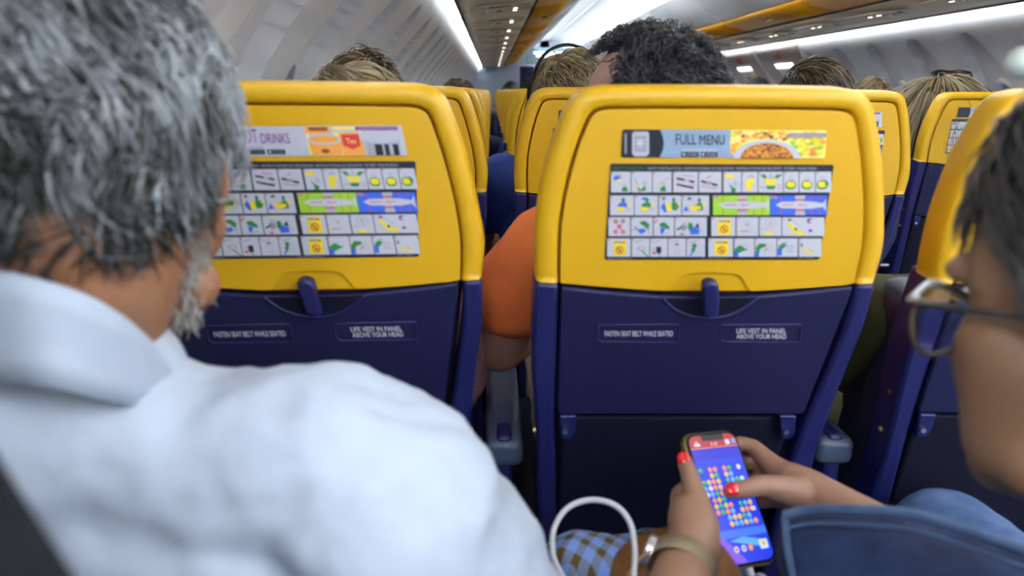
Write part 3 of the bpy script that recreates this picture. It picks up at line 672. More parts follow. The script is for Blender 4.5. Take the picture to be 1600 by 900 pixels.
# the near seat behind the man: only its dark cushion edge is seen
seat0 = empty('passenger_seat', (-.36, .04, 0)); tagt(seat0, 'dark blurred seat back in the lower left corner behind the white shirted man', 'aircraft seat')
e0, e1 = at(-12, 590, .19), at(180, 900, .19); dz = (e1-e0)
E_ = [e0-dz*.25+Vector((-.02, 0, 0)), e0, e1, e1+dz*.8, e1+dz*2]; zb = .46
pl = [Vector((v.x, 0, v.z)) for v in E_]+[Vector((E_[-1].x+.01, 0, zb)), Vector((-.54, 0, zb)), Vector((-.56, 0, .9)), Vector((-.53, 0, 1.12)), Vector((-.48, 0, 1.17)), Vector((E_[0].x-.10, 0, 1.17)), Vector((E_[0].x-.04, 0, E_[0].z+.02))]
def slab0(name, y0, y1, m, sc_=1, bev=.02):
    bm = bmesh.new(); n = len(pl); c_ = Vector((-.36, 0, .8))
    a = [bm.verts.new(c_+(v-c_)*sc_-Vector(seat0.location)+Vector((0, y0, 0))) for v in pl]; b = [bm.verts.new(c_+(v-c_)*sc_-Vector(seat0.location)+Vector((0, y1, 0))) for v in pl]
    bm.faces.new(a); bm.faces.new(b[::-1])
    for i in range(n): bm.faces.new((a[i], a[(i+1) % n], b[(i+1) % n], b[i]))
    return bmobj(name, bm, m, seat0, bevel=bev, segs=4)
slab0('back_cushion', .19, .10, mat('black_seat_leather', (.004, .006, .008), .75, bump=.2, bscale=300, spec=.15)); slab0('back_shell', .098, .05, NAVY, .97, .01)
bm = bmesh.new(); box(bm, (0, .36, .44), (.36, .44, .12)); bmobj('seat_cushion', bm, LEATH, seat0, bevel=.035, segs=4)
bm = bmesh.new(); cyl(bm, (0, .3, .38), (0, .33, 0), .02, .016); bmobj('leg', bm, STEEL, seat0)

# ------------------------------------------------------------------ people: builders
def skin(name, a, b): return mat(name, a, .5, noise=(b, 14, .25), bump=.25, bscale=500, sub=.08)
SK_PALE = skin('skin_fair', (.40, .215, .15), (.35, .175, .115))
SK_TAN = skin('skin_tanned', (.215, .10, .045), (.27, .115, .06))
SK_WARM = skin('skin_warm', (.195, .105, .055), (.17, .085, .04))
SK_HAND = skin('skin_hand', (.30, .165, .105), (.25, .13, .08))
def frame(pos, yw=0, pt=0, rl=0, s=1):
    return Matrix.Translation(pos) @ Matrix.Rotation(math.radians(yw), 4, 'Z') @ Matrix.Rotation(math.radians(-pt), 4, 'X') @ Matrix.Rotation(math.radians(rl), 4, 'Y') @ Matrix.Scale(s, 4)
def head_prims(bm, M, neck=True, seg=18):
    q = M.to_3x3().normalized(); s = M.to_scale()[0]
    def E_(c, r, rx=0, ry=0, rz=0):
        R_ = q @ (Matrix.Rotation(rz, 3, 'Z') @ Matrix.Rotation(ry, 3, 'Y') @ Matrix.Rotation(rx, 3, 'X'))
        ell(bm, M @ Vector(c), tuple(k*s for k in r), R_, seg)
    def K(a, ra, b, rb): capsule(bm, M @ Vector(a), ra*s, M @ Vector(b), rb*s, seg)
    E_((0, -.005, .025), (.076, .095, .102)); E_((0, -.03, -.02), (.068, .072, .075))
    E_((0, .03, -.03), (.066, .062, .075)); E_((0, .045, -.07), (.052, .052, .045)); E_((0, .082, -.098), (.022, .018, .018))
    for sx in (-1, 1):
        E_((.042*sx, .06, -.032), (.027, .028, .03)); E_((.038*sx, .078, .022), (.028, .014, .010))
        E_((.031*sx, .078, .0), (.013, .013, .011)); E_((.012*sx, .108, -.036), (.009, .010, .008))
        E_((.080*sx, -.004, -.008), (.006, .019, .031), rx=-.15, rz=.35*sx); E_((.086*sx, -.012, -.002), (.004, .014, .024), rx=-.15, rz=.5*sx); E_((.079*sx, .004, -.036), (.006, .009, .011))
        K((.05*sx, .04, -.075), .020, (.018*sx, .082, -.092), .018)
    K((0, .090, .008), .008, (0, .114, -.030), .011); E_((0, .091, -.058), (.023, .012, .0055)); E_((0, .090, -.067), (.020, .012, .007))
    if neck: K((0, -.028, -.07), .054, (0, -.055, -.19), .058)
def hand_prims(bm, wrist, along, back, side, curl=.5, s=1.0, seg=10):
    """side=+1: thumb towards +X of the frame (X = along x back)"""
    Y_ = Vector(along).normalized(); Z_ = Vector(back); Z_ = (Z_-Y_*Z_.dot(Y_)).normalized(); X_ = Y_.cross(Z_)*side
    P = lambda x, y, z: Vector(wrist)+(X_*x+Y_*y+Z_*z)*s
    L_ = [(.027, .073), (.009, .080), (-.009, .074), (-.026, .058)]
    for i, (x, ln) in enumerate(L_):
        a = P(x*.6, .005, 0); b = P(x, .085-.006*abs(i-1), 0); capsule(bm, a, .014*s, b, .0115*s, seg)
        pts = [(b, .0105*s)]; ang = 0; cur = [x, .085-.006*abs(i-1), 0]
        for f, r in ((.45, .0095), (.30, .0085), (.25, .0075)):
            ang += curl; cur = [cur[0]*1.02, cur[1]+ln*f*math.cos(ang), cur[2]-ln*f*math.sin(ang)]; pts.append((P(*cur), r*s))
        chain(bm, pts, seg)
    chain(bm, [(P(.015, .015, -.005), .017*s), (P(.038, .045, -.012), .013*s), (P(.05, .073, -.02), .0105*s), (P(.052, .095, -.028), .0085*s)], seg)
    capsule(bm, P(0, -.02, 0), .026*s, P(0, .03, -.002), .024*s, seg)
def hairmat(name, a, b):
    mt = mat(name, a, .45); nt = mt.node_tree
    at_ = nt.nodes.new('ShaderNodeAttribute'); at_.attribute_name = 'tint'
    r = nt.nodes.new('ShaderNodeValToRGB'); r.color_ramp.elements[0].color = (*a, 1); r.color_ramp.elements[1].color = (*b, 1)
    r.color_ramp.elements[0].position = .15; r.color_ramp.elements[1].position = .9
    nt.links.new(at_.outputs['Fac'], r.inputs['Fac']); nt.links.new(r.outputs['Color'], nt.nodes['Principled BSDF'].inputs['Base Color']); return mt
def hairline(kind):
    def f(d):
        x, y, z = d
        if kind == 'bald': return z < .45-.5*max(0, -y)*0 and z > (-.35 if y < 0 else .0) and y < .35 and not (z > .40)
        if y > 0: h = -.08+(.55+.08)*min(1, (y/.8)**1.6)
        else: h = -.08-.52*min(1, (-y/.8)**1.2)
        if kind == 'ears': h = (-.0+.55*min(1, (y/.8)**1.6)) if y > .25 else (.14 if y > -.1 else .14-.74*min(1, ((-y-.1)/.5)))
        if kind == 'swept' and y > 0: h = -.05+.53*min(1, (y/.72)**1.2)
        if kind == 'high': h += .12*max(0, y)
        if kind == 'reced' and y > .25: h = .80
        return z > h
    return f
def make_hair(name, M, m, kind='normal', n=1500, ln=.05, r=.0016, lift=.35, wave=0, wavef=3, flow=(0, -.2, -1), seed=1, parent=None, rad=(.078, .097, .104), cen=(0, -.005, .025), fall=0, part=0, messy=.35, steps=6, cap=1.04, tintf=None):
    rnd = random.Random(seed); inside = hairline(kind)
    vs = []; fs = []; tn = []
    C_ = Vector(cen); R_ = Vector(rad)
    # thick base under the locks
    N1, N2 = 36, 22; idx = {}
    for i in range(N2+1):
        for j in range(N1):
            th = PI*i/N2; ph = 2*PI*j/N1; d = Vector((math.sin(th)*math.cos(ph), math.sin(th)*math.sin(ph), math.cos(th)))
            e = cap if inside((d.x*.96, d.y*.96, d.z-.06)) else (cap*.985 if inside(d) else .95)
            idx[i, j] = len(vs); vs.append(M @ (C_+Vector((d.x*R_.x, d.y*R_.y, d.z*R_.z))*e)); tn.append(.1)
    for i in range(N2):
        for j in range(N1):
            q = (i+.5)/N2*PI; ph = 2*PI*(j+.5)/N1; d = (math.sin(q)*math.cos(ph), math.sin(q)*math.sin(ph), math.cos(q))
            if inside(d): fs.append((idx[i, j], idx[i+1, j], idx[i+1, (j+1) % N1], idx[i, (j+1) % N1]))
    k = 0; tries = 0
    while k < n and tries < n*6:
        tries += 1
        d = Vector((rnd.gauss(0, 1), rnd.gauss(0, 1), rnd.gauss(0, 1))).normalized()
        if not inside(d): continue
        k += 1
        p = C_+Vector((d.x*R_.x, d.y*R_.y, d.z*R_.z))*1.0
        nr = Vector((d.x/R_.x, d.y/R_.y, d.z/R_.z)).normalized()
        fl_ = Vector(flow)+Vector((d.x*1.2, d.y*.8, 0))*.6
        if d.z > .70 and fall == 0: a_ = mnoise.noise(d*1.3+Vector((seed*3.1, 0, 0)))*7+seed; fl_ += Vector((.9*math.cos(a_), .9*math.sin(a_), .35))
        nz = mnoise.noise_vector(d*2.6+Vector((seed, 0, 0)))
        fl_ = fl_.normalized()+nz*messy*2+Vector((rnd.uniform(-1, 1), rnd.uniform(-1, 1), rnd.uniform(-1, 1)))*messy*.5
        t_ = (fl_-nr*fl_.dot(nr)).normalized(); side = nr.cross(t_)
        l_ = ln*rnd.uniform(.65, 1.2); ph0 = rnd.uniform(0, 6.28); st = l_/steps; lf = lift*rnd.uniform(.5, 1.3)
        tint = rnd.random()*.6+.4*(mnoise.noise(d*7)+.5)
        if tintf: tint = tintf(d, tint)
        pts = [p.copy()]; cur = p.copy()
        for i in range(steps):
            f = i/steps
            v = t_+nr*lf*(1-1.3*f)+Vector((0, 0, -1))*fall*f
            if wave: v += (side*math.sin(ph0+f*wavef*6.28)+nr*math.cos(ph0+f*wavef*6.28))*wave
            cur = cur+v.normalized()*st
            q = Vector(((cur.x-C_.x)/R_.x, (cur.y-C_.y)/R_.y, (cur.z-C_.z)/R_.z)); e = 1.045
            if q.length < e and cur.z > C_.z-.09: cur = C_+Vector((q.x*R_.x, q.y*R_.y, q.z*R_.z))*(e/q.length)
            pts.append(cur.copy())
            nr2 = Vector(((cur.x-C_.x)/R_.x**2, (cur.y-C_.y)/R_.y**2, (cur.z-C_.z)/R_.z**2)).normalized()
            if fall == 0: t_ = (t_-nr2*t_.dot(nr2)).normalized(); nr = nr2
        b0 = len(vs)
        for i, c in enumerate(pts):
            f = i/steps; rr = r*(.75+.5*f if f < .5 else 1.0*(1-f)*2+.08)
            dd = (pts[min(i+1, steps)]-pts[max(0, i-1)]).normalized(); s1 = dd.orthogonal().normalized(); s2 = dd.cross(s1)
            for a in (0, 2.094, 4.189): vs.append(M @ (c+(s1*math.cos(a)+s2*math.sin(a))*rr)); tn.append(tint)
        for i in range(steps):
            for a in range(3):
                x = b0+i*3; fs.append((x+a, x+(a+1) % 3, x+3+(a+1) % 3, x+3+a))
    me = meshof(vs, fs, name)
    at_ = me.attributes.new('tint', 'FLOAT_COLOR', 'POINT')
    tv = np.clip(np.array(tn), 0, 1); arr = np.stack([tv, tv, tv, np.ones_like(tv)], 1).astype(np.float32).ravel(); at_.data.foreach_set('color', arr)
    return link(name, me, m, parent)
def cloth(name, c, c2=None, scale=40): return mat(name, c, .85, noise=(c2 or tuple(x*.8 for x in c), scale, .3), bump=.4, bscale=900)

# shared seated body; local origin at the floor under the seat back
def seated_body(headM, arms=None):
    bm = bmesh.new(); head_prims(bm, headM, True, 14)
    nb = headM @ Vector((0, -.055, -.19))
    capsule(bm, nb, .056, Vector((0, .22, .90)), .06, 12)
    torso_prims(bm, 0, nb); 
    for sx in (-1, 1):
        arm = arms[sx] if arms else default_arm(sx)
        chain(bm, arm, 12)
        w_ = arm[-1][0]; al = (w_-arm[-2][0]).normalized(); hand_prims(bm, w_+al*.02, al+Vector((0, .2, -.1)), (0, -.3, 1), -sx, .35, .95, 8)
        leg_prims(bm, sx, 0)
    return remesh(bm, .0065, 3, name='body')
def default_arm(sx): return [(Vector((.165*sx, .20, .92)), .05), (Vector((.195*sx, .24, .80)), .045), (Vector((.20*sx, .34, .68)), .038), (Vector((.10*sx, .54, .68)), .026)]
def torso_prims(bm, g, nb=None):
    ell(bm, (0, .21, .79), (.165+g, .105+g, .19+g)); ell(bm, (0, .23, .63), (.16+g, .12+g, .13+g)); capsule(bm, (-.13, .2, .925), .055+g, (.13, .2, .925), .055+g)
    if nb: capsule(bm, (0, .2, .93), .075+g, nb, .05+g)
def leg_prims(bm, sx, g, foot=True):
    chain(bm, [(Vector((.08*sx, .28, .60)), .085+g), (Vector((.10*sx, .66, .585)), .062+g), (Vector((.10*sx, .72, .14)), .04+g)], 12)
    if foot and g == 0: chain(bm, [(Vector((.10*sx, .70, .06)), .035), (Vector((.11*sx, .86, .04)), .03)], 10)
_pas = {}
def passenger(loc, top, label, hair, shirt, trousers, skinm, group=None, headyaw=0, headoff=(0, 0), arms=None, special=None, pitch=4):
    """top = height of the crown; hair = dict for make_hair"""
    sc = top/1.255
    root = empty('person', loc); tagt(root, label, 'person', group); root.scale = (min(1.04, max(.9, sc)), min(1.04, max(.92, sc)), sc)
    hm = frame((headoff[0], .235+headoff[1], 1.095), headyaw, pitch)
    key = (headyaw, headoff, bool(arms), pitch)
    if key not in _pas:
        b = seated_body(hm, arms); bm = bmesh.new(); torso_prims(bm, .010)
        for sx in (-1, 1):
            arm = arms[sx] if arms else default_arm(sx)
            chain(bm, [(arm[0][0], arm[0][1]+.013), (arm[1][0], arm[1][1]+.014), (arm[1][0].lerp(arm[2][0], .12 if arms else .55), arm[1][1]+.013)], 12)
        sh = remesh(bm, .009, 3, displace=[(.09, .014, 0)], name='shirt')
        bm = bmesh.new()
        for sx in (-1, 1): leg_prims(bm, sx, .012)
        ell(bm, (0, .27, .61), (.165, .13, .10)); tr = remesh(bm, .010, 3, displace=[(.1, .012, 0)], name='trousers')
        sho = []
        for sx in (-1, 1):
            bm = bmesh.new(); chain(bm, [(Vector((.10*sx, .69, .05)), .045), (Vector((.11*sx, .88, .045)), .040)], 12); sho.append(remesh(bm, .008, 2, name='shoe'))
        _pas[key] = (b, sh, tr, sho)
    b, sh, tr, sho = _pas[key]
    link('body', b.copy(), skinm, root); link('shirt', sh.copy(), shirt, root); link('trousers', tr.copy(), trousers, root)
    for q in sho: link('shoe', q.copy(), BLACK, root)
    h = make_hair('hair', hm, parent=root, **hair)
    return root, hm
H_BLOND = hairmat('hair_blond', (.10, .065, .025), (.42, .32, .17))
H_LBRN = hairmat('hair_light_brown', (.055, .035, .015), (.26, .18, .09))
H_BRN = hairmat('hair_brown', (.03, .018, .008), (.14, .09, .045))
H_DARK = hairmat('hair_dark', (.006, .006, .007), (.06, .055, .055))
H_CURL = hairmat('hair_dark_curly', (.006, .006, .008), (.085, .08, .085))
H_GREY = hairmat('hair_grey', (.018, .018, .014), (.34, .36, .37))
H_WHITE = hairmat('beard_white', (.20, .16, .12), (.42, .41, .39))
C_BLUE = cloth('cloth_blue', (.02, .05, .24)); C_NAVY = cloth('cloth_navy', (.01, .014, .05)); C_ORANGE = cloth('cloth_orange', (.85, .19, .035), (.75, .15, .03))
C_KHAKI = cloth('cloth_khaki', (.36, .32, .20)); C_OLIVE = cloth('cloth_olive', (.045, .05, .008)); C_GREY = cloth('cloth_grey', (.25, .27, .33)); C_LILAC = cloth('cloth_lilac', (.12, .13, .45))
C_PINK = cloth('cloth_pink_pattern', (.45, .05, .12), (.55, .45, .42), 160)
def rowy(r): return SY+.762*(r-1)
def hd(m, **k): d = dict(m=m, n=900, r=.0022); d.update(k); return d
passenger((-.245, rowy(1), 0), 1.188, 'person with smooth dark blond hair showing just above the nearest left seat', hd(H_BLOND, n=1600, ln=.09, lift=.12, messy=.08, flow=(.9, -.2, -.6), r=.0016, seed=3), C_PINK, C_PINK, SK_PALE, headoff=(.065, 0))
passenger((-.30, rowy(2), 0), 1.238, 'person with tousled brown hair rising behind the blond head on the left', hd(H_LBRN, n=1600, ln=.05, lift=.9, messy=.3, seed=5, r=.0018), C_NAVY, C_NAVY, SK_PALE)
passenger((-.24, rowy(3), 0), 1.165, 'person with a light brown crown just right of the tousled brown head', hd(H_BLOND, seed=8, ln=.04), C_GREY, C_NAVY, SK_PALE)
passenger((-.145, rowy(4), 0), 1.20, 'person with dark brown hair low beside the aisle side of the left seats', hd(H_BRN, seed=9, ln=.045, lift=.6), C_NAVY, C_NAVY, SK_PALE)
# curly man in orange, head turned to his left-hand side of the picture
arms1 = {-1: [(Vector((-.165, .17, .93)), .055), (Vector((-.212, .20, .87)), .050), (Vector((-.232, .25, .765)), .040), (Vector((-.12, .48, .75)), .026)], 1: default_arm(1)}
p, hm = passenger((SXS['B']-.004, rowy(1), 0), 1.238, 'man with receding dark curly hair and orange polo shirt, right behind the FULL MENU seat', hd(H_CURL, kind='reced', n=3200, ln=.05, lift=1.0, wave=.9, wavef=1.4, messy=.6, r=.0009, seed=11), C_ORANGE, C_KHAKI, SK_PALE, headyaw=62, headoff=(-.03, -.01), arms=arms1)
p, hm = passenger((SXS['B']-.055, rowy(2), 0), 1.245, 'person with tousled dark blond hair between the two nearest seats of the middle', hd(H_BLOND, n=2000, ln=.07, lift=.4, messy=.45, r=.0018, seed=13, flow=(.5, -.3, -1)), C_BLUE, C_NAVY, SK_PALE, arms=arms1, headoff=(-.01, -.01), headyaw=10)
# headphones on that head
bm = bmesh.new()
hp = catmull([hm @ Vector((-.092, 0, -.01)), hm @ Vector((-.096, 0, .05)), hm @ Vector((-.06, 0, .125)), hm @ Vector((0, 0, .150)), hm @ Vector((.06, 0, .125)), hm @ Vector((.096, 0, .05)), hm @ Vector((.092, 0, -.01))], 5)
hbd = tube('headband', hp, .004, BLACK, None, 1)
hroot = empty('headphones', p.location); hroot.scale = p.scale; tagt(hroot, 'black headphone band worn over the tousled dark blond head', 'headphones'); hbd.parent = hroot
for sx in (-1, 1):
    bm = bmesh.new(); ell(bm, hm @ Vector((.092*sx, -.002, -.012)), (.016, .034, .038), hm.to_3x3()); bmobj('ear_cup', bm, BLACK, hroot, smooth=True)
passenger((SXS['B']-.01, rowy(3), 0), 1.19, 'person in a blue sleeve seated two rows ahead along the narrow gap', hd(H_BRN, seed=15, ln=.04), C_LILAC, C_NAVY, SK_PALE, arms=arms1)
passenger((SXS['B']-.01, rowy(4), 0), 1.17, 'person in a dark blue sleeve seated further along the narrow gap', hd(H_DARK, seed=16, ln=.04), C_BLUE, C_NAVY, SK_PALE, arms=arms1)
passenger((.18, rowy(9), 0), 1.24, 'far person with short black hair and pale face above the small seat tops', hd(H_DARK, n=500, seed=17, ln=.03), C_GREY, C_NAVY, SK_PALE, headyaw=150)
passenger((.42, rowy(11), 0), 1.30, 'far person in a black top near the bulkhead', hd(H_DARK, n=500, seed=18, ln=.03), C_NAVY, C_NAVY, SK_PALE)
passenger((SXS['C']+.07, rowy(2), 0), 1.235, 'person with short brown hair above the right top edge of the FULL MENU seat', hd(H_BRN, n=2200, ln=.06, lift=.3, messy=.3, r=.0018, seed=19, flow=(.7, -.2, -.8)), C_NAVY, C_NAVY, SK_PALE)
passenger((SXS['C']-.01, rowy(1)+.02, 0), 1.115, 'person in an olive green sleeve, right of the FULL MENU seat', hd(H_BRN, n=600, seed=20, ln=.04), C_OLIVE, C_OLIVE, SK_PALE, arms=arms1, headoff=(.10, .02))
passenger((1.525, rowy(3)-.02, 0), 1.215, 'woman with long straight dark blond hair beside the aisle on the right', hd(H_BLOND, n=2600, ln=.30, lift=.10, fall=1.4, messy=.06, r=.0022, seed=21, steps=9), C_NAVY, C_NAVY, SK_PALE, arms={-1: default_arm(-1), 1: default_arm(1)})
p, hm = passenger((1.69, rowy(4), 0), 1.225, 'person with a curly blond bun of hair right of the short brown head', hd(H_BLOND, n=1200, ln=.05, lift=.3, seed=22), C_NAVY, C_NAVY, SK_PALE)
p2, hm = passenger((1.72, rowy(6), 0), 1.25, 'small far person with dark hair just right of the curly head', hd(H_DARK, n=800, ln=.03, seed=23), C_NAVY, C_NAVY, SK_PALE)
p2, hm2 = passenger((SXS['E']+.04, rowy(4), 0), 1.255, 'man with cropped dark hair wearing sunglasses pushed up on his head', hd(H_BRN, n=1800, ln=.012, lift=.3, r=.0014, seed=24), C_NAVY, C_NAVY, SK_TAN)
sg = empty('sunglasses', p2.location); sg.scale = p2.scale; tagt(sg, 'black sunglasses pushed up on the cropped head beyond the blond woman', 'sunglasses')
T = [Vector((.080, -.03, .012)), Vector((.092, .0, .07)), Vector((.085, .03, .132))]
for sx in (-1, 1): tube('temple_arm', [hm2 @ Vector((v.x*sx, v.y, v.z)) for v in T], .0035, BLACK, sg, 4)
tube('frame', [hm2 @ Vector((-.085, .03, .132)), hm2 @ Vector((-.045, .045, .140)), hm2 @ Vector((0, .045, .136)), hm2 @ Vector((.045, .045, .140)), hm2 @ Vector((.085, .03, .132))], .006, BLACK, sg, 4)
for sx in (-1, 1):
    bm = bmesh.new(); ell(bm, hm2 @ Vector((.045*sx, .062, .128)), (.030, .022, .004), Matrix.Rotation(.5, 3, 'X')); bmobj('lens', bm, mat('dark_lens', (.01, .015, .015), .1), sg, smooth=True)
passenger((SXS['F']+.08, rowy(5)-.05, 0), 1.20, 'person with dark hair low by the right wall, right of the sunglasses', hd(H_DARK, seed=25, ln=.04), C_NAVY, C_NAVY, SK_PALE)

# ------------------------------------------------------------------ the grey haired man in white, near left
man = empty('person', (-.26, .45, 0)); tagt(man, 'grey haired man in a white shirt seen from behind in the left foreground', 'person')
MO = Vector(man.location)
def rel(v, o): return Vector(v)-o
HMm = frame(cdp(145, 272, .49)-MO, 6, 15, 0, 1.0)
bm = bmesh.new(); head_prims(bm, HMm, False, 24)
nk0 = HMm @ Vector((0, -.02, -.06)); nk1 = cdp(60, 640, .52)-MO
capsule(bm, nk0, .060, nk1, .066, 24)
sh_r = cdp(610, 800, .52)-MO; sh_l = cdp(-300, 800, .55)-MO; chest = cdp(150, 1050, .62)-MO
nk2 = nk1+Vector((0, .02, -.06)); capsule(bm, nk1, .06, nk2, .06); capsule(bm, nk2, .05, sh_r, .05); capsule(bm, nk2, .05, sh_l, .05)
ell(bm, chest, (.17, .10, .22)); pel = Vector((chest.x, chest.y-.02, .64)); ell(bm, pel, (.16, .12, .12)); capsule(bm, chest, .12, pel, .12)
el_r = Vector((sh_r.x+.085, sh_r.y+.03, .70)); el_l = Vector((sh_l.x+.03, sh_l.y+.12, .72))
wr_r = Vector((sh_r.x-.10, sh_r.y+.22, .70)); wr_l = Vector((sh_l.x+.14, sh_l.y+.24, .70))
for a, e, w_, sx in ((sh_r, el_r, wr_r, 1), (sh_l, el_l, wr_l, -1)):
    chain(bm, [(a, .052), (e, .042), (w_, .027)]); al = (w_-e).normalized(); hand_prims(bm, w_+al*.02, al, (0, 0, 1), -sx, .4)
for sx in (-1, 1): chain(bm, [(pel+Vector((.08*sx, .02, -.03)), .08), (Vector((pel.x+.10*sx, pel.y+.32, .56)), .06), (Vector((pel.x+.10*sx, pel.y+.30, .10)), .04), (Vector((pel.x+.10*sx, pel.y+.36, .05)), .035)])
link('body', remesh(bm, .0035, 5, name='body'), SK_TAN, man)
SHIRT = mat('white_shirt', (.39, .435, .51), .8, bump=.3, bscale=1400, noise=((.365, .41, .485), 30, .3))
bm = bmesh.new()
cb = cdp(20, 655, .50)-MO
chain(bm, [(cb, .090), (cdp(225, 690, .51)-MO, .070), (cdp(310, 732, .52)-MO, .077), (cdp(500, 735, .52)-MO, .076), (sh_r, .083)], 20)
chain(bm, [(cb, .090), (sh_l, .085)], 20)
chain(bm, [(sh_r, .083), (sh_r.lerp(el_r, .5)+Vector((.004, 0, 0)), .070), (el_r, .060)], 20); chain(bm, [(sh_l, .08), (el_l, .06)], 20)
for e, w_ in ((el_r, wr_r), (el_l, wr_l)): chain(bm, [(e, .058), (e.lerp(w_, .85), .042)], 18)
ell(bm, chest, (.215, .135, .26)); ell(bm, pel, (.18, .14, .15)); ell(bm, cdp(330, 960, .53)-MO, (.15, .09, .12))
ell(bm, cdp(120, 820, .53)-MO, (.16, .09, .10))
link('shirt', remesh(bm, .005, 6, displace=[(.10, .022, 0), (.045, .012, 0)], name='shirt'), SHIRT, man)
# collar: folded band round the neck
def ribbon(name, top, bot, m, parent, th=.004, n=8):
    A = catmull(top, n); B = catmull(bot, n); vs = []; fs = []
    K = 5
    for a, b in zip(A, B):
        for k in range(K):
            vs.append(a.lerp(b, k/(K-1)))
    for i in range(len(A)-1):
        for k in range(K-1): q = i*K+k; fs.append((q, q+1, q+K+1, q+K))
    o = link(name, meshof(vs, fs), m, parent); md = o.modifiers.new('s', 'SOLIDIFY'); md.thickness = th; md.offset = 0; return o
ct = [cdp(-160, 430, .43), cdp(-30, 420, .408), cdp(60, 436, .402), cdp(150, 468, .412), cdp(215, 512, .44), cdp(262, 566, .48)]
cbm = [cdp(-160, 600, .425), cdp(-30, 600, .41), cdp(80, 606, .405), cdp(180, 630, .44), cdp(250, 640, .49), cdp(290, 640, .53)]
ribbon('collar', [v-MO for v in ct], [v-MO for v in cbm], SHIRT, man, .004)
bm = bmesh.new(); pts_ = [v-MO for v in ct]
ctrs = [cdp(60, 640, .52)-MO]
chain(bm, [(cdp(-60, 560, .50)-MO, .058), (cdp(60, 560, .50)-MO, .062), (cdp(150, 610, .50)-MO, .062)], 18)
link('collar_stand', remesh(bm, .004, 4, name='collar_stand'), SHIRT, man)
bm = bmesh.new()
for sx in (-1, 1): chain(bm, [(pel+Vector((.08*sx, .02, -.03)), .095), (Vector((pel.x+.10*sx, pel.y+.32, .56)), .075), (Vector((pel.x+.10*sx, pel.y+.30, .14)), .055)])
ell(bm, pel, (.175, .135, .13)); link('trousers', remesh(bm, .01, 3, name='trousers'), C_NAVY, man)
for sx in (-1, 1):
    bm = bmesh.new(); chain(bm, [(Vector((pel.x+.10*sx, pel.y+.28, .05)), .045), (Vector((pel.x+.10*sx, pel.y+.46, .045)), .04)]); link('shoe', remesh(bm, .008, 2, name='shoe'), BLACK, man)
def greyt(d, t): return min(1, max(0, .32*t+.16+1.0*mnoise.noise(d*3.6)+.55*mnoise.noise(d*9)+.40*(d.z+.05)))
make_hair('hair', HMm, H_GREY, kind='ears', n=8500, ln=.056, r=.0013, lift=.30, wave=.45, wavef=.7, messy=.60, seed=31, parent=man, steps=7, tintf=greyt, cap=1.07, rad=(.081, .100, .108), flow=(.15, -.25, -1))
# side whiskers and beard
def whiskers(name, M, m, parent, n, seed):
    rnd = random.Random(seed); vs = []; fs = []; tn = []
    for i in range(n):
        t = rnd.random(); sx = 1 if rnd.random() < .7 else -1
        a = Vector((.071*sx, .02, -.02)).lerp(Vector((.058*sx, .035, -.085)), min(1, t*2)) if t < .5 else Vector((.058*sx, .035, -.085)).lerp(Vector((.0, .098, -.112)), (t-.5)*2)
        a += Vector((rnd.gauss(0, .002)-.006*sx, rnd.gauss(0, .012), rnd.gauss(0, .008)))
        d = Vector((.15*sx+rnd.gauss(0, .3), .1+rnd.gauss(0, .3), -1)).normalized(); L_ = rnd.uniform(.006, .011); b0 = len(vs); s1 = d.orthogonal().normalized(); s2 = d.cross(s1); ti = rnd.random()
        for k, rr in ((0, .0005), (.6, .0005), (1, .0001)):
            for g in (0, 2.094, 4.189): vs.append(M @ (a+d*L_*k+(s1*math.cos(g)+s2*math.sin(g))*rr)); tn.append(ti)
        for k in range(2):
            for g in range(3): q = b0+k*3; fs.append((q+g, q+(g+1) % 3, q+3+(g+1) % 3, q+3+g))
    me = meshof(vs, fs, name); at_ = me.attributes.new('tint', 'FLOAT_COLOR', 'POINT'); tv = np.array(tn); at_.data.foreach_set('color', np.stack([tv, tv, tv, np.ones_like(tv)], 1).astype(np.float32).ravel())
    return link(name, me, m, parent)
whiskers('beard', HMm, H_WHITE, man, 2000, 5)

# ------------------------------------------------------------------ the phone
TL, TR, BR, BL = cdp(1068, 680, .838), cdp(1150, 679, .868), cdp(1219, 876, .806), cdp(1126, 882, .776)
pc = (TL+TR+BR+BL)/4; up = ((TL+TR)/2-(BL+BR)/2).normalized(); rt = ((TR+BR)/2-(TL+BL)/2); rt = (rt-up*rt.dot(up)).normalized(); nrm = rt.cross(up)
PW, PH = .078, .152
def roundrect(w_, h_, r, n=6):
    out = []
    for cx, cy, a0 in ((w_/2-r, h_/2-r, 0), (-w_/2+r, h_/2-r, 90), (-w_/2+r, -h_/2+r, 180), (w_/2-r, -h_/2+r, 270)):
        for i in range(n+1): a = math.radians(a0+90*i/n); out.append((cx+r*math.cos(a), cy+r*math.sin(a)))
    return out
phone = empty('smartphone', (0, 0, 0)); phone.matrix_world = Matrix(((rt.x, up.x, nrm.x, pc.x), (rt.y, up.y, nrm.y, pc.y), (rt.z, up.z, nrm.z, pc.z), (0, 0, 0, 1)))
tagt(phone, 'smartphone in an olive gold case showing a blue tile matching game, held in both hands', 'smartphone')
def slab(name, w_, h_, r, z0, z1, m, parent, bev=.001):
    bm = bmesh.new(); P = roundrect(w_, h_, r); a = [bm.verts.new((x, y, z0)) for x, y in P]; b = [bm.verts.new((x, y, z1)) for x, y in P]
    bm.faces.new(a[::-1]); bm.faces.new(b); n = len(P)
    for i in range(n): bm.faces.new((a[i], a[(i+1) % n], b[(i+1) % n], b[i]))
    return bmobj(name, bm, m, parent, bevel=bev)
slab('case', PW, PH, .014, -.012, -.001, mat('case_olive_gold', (.20, .15, .035), .3, .3), phone, .003)
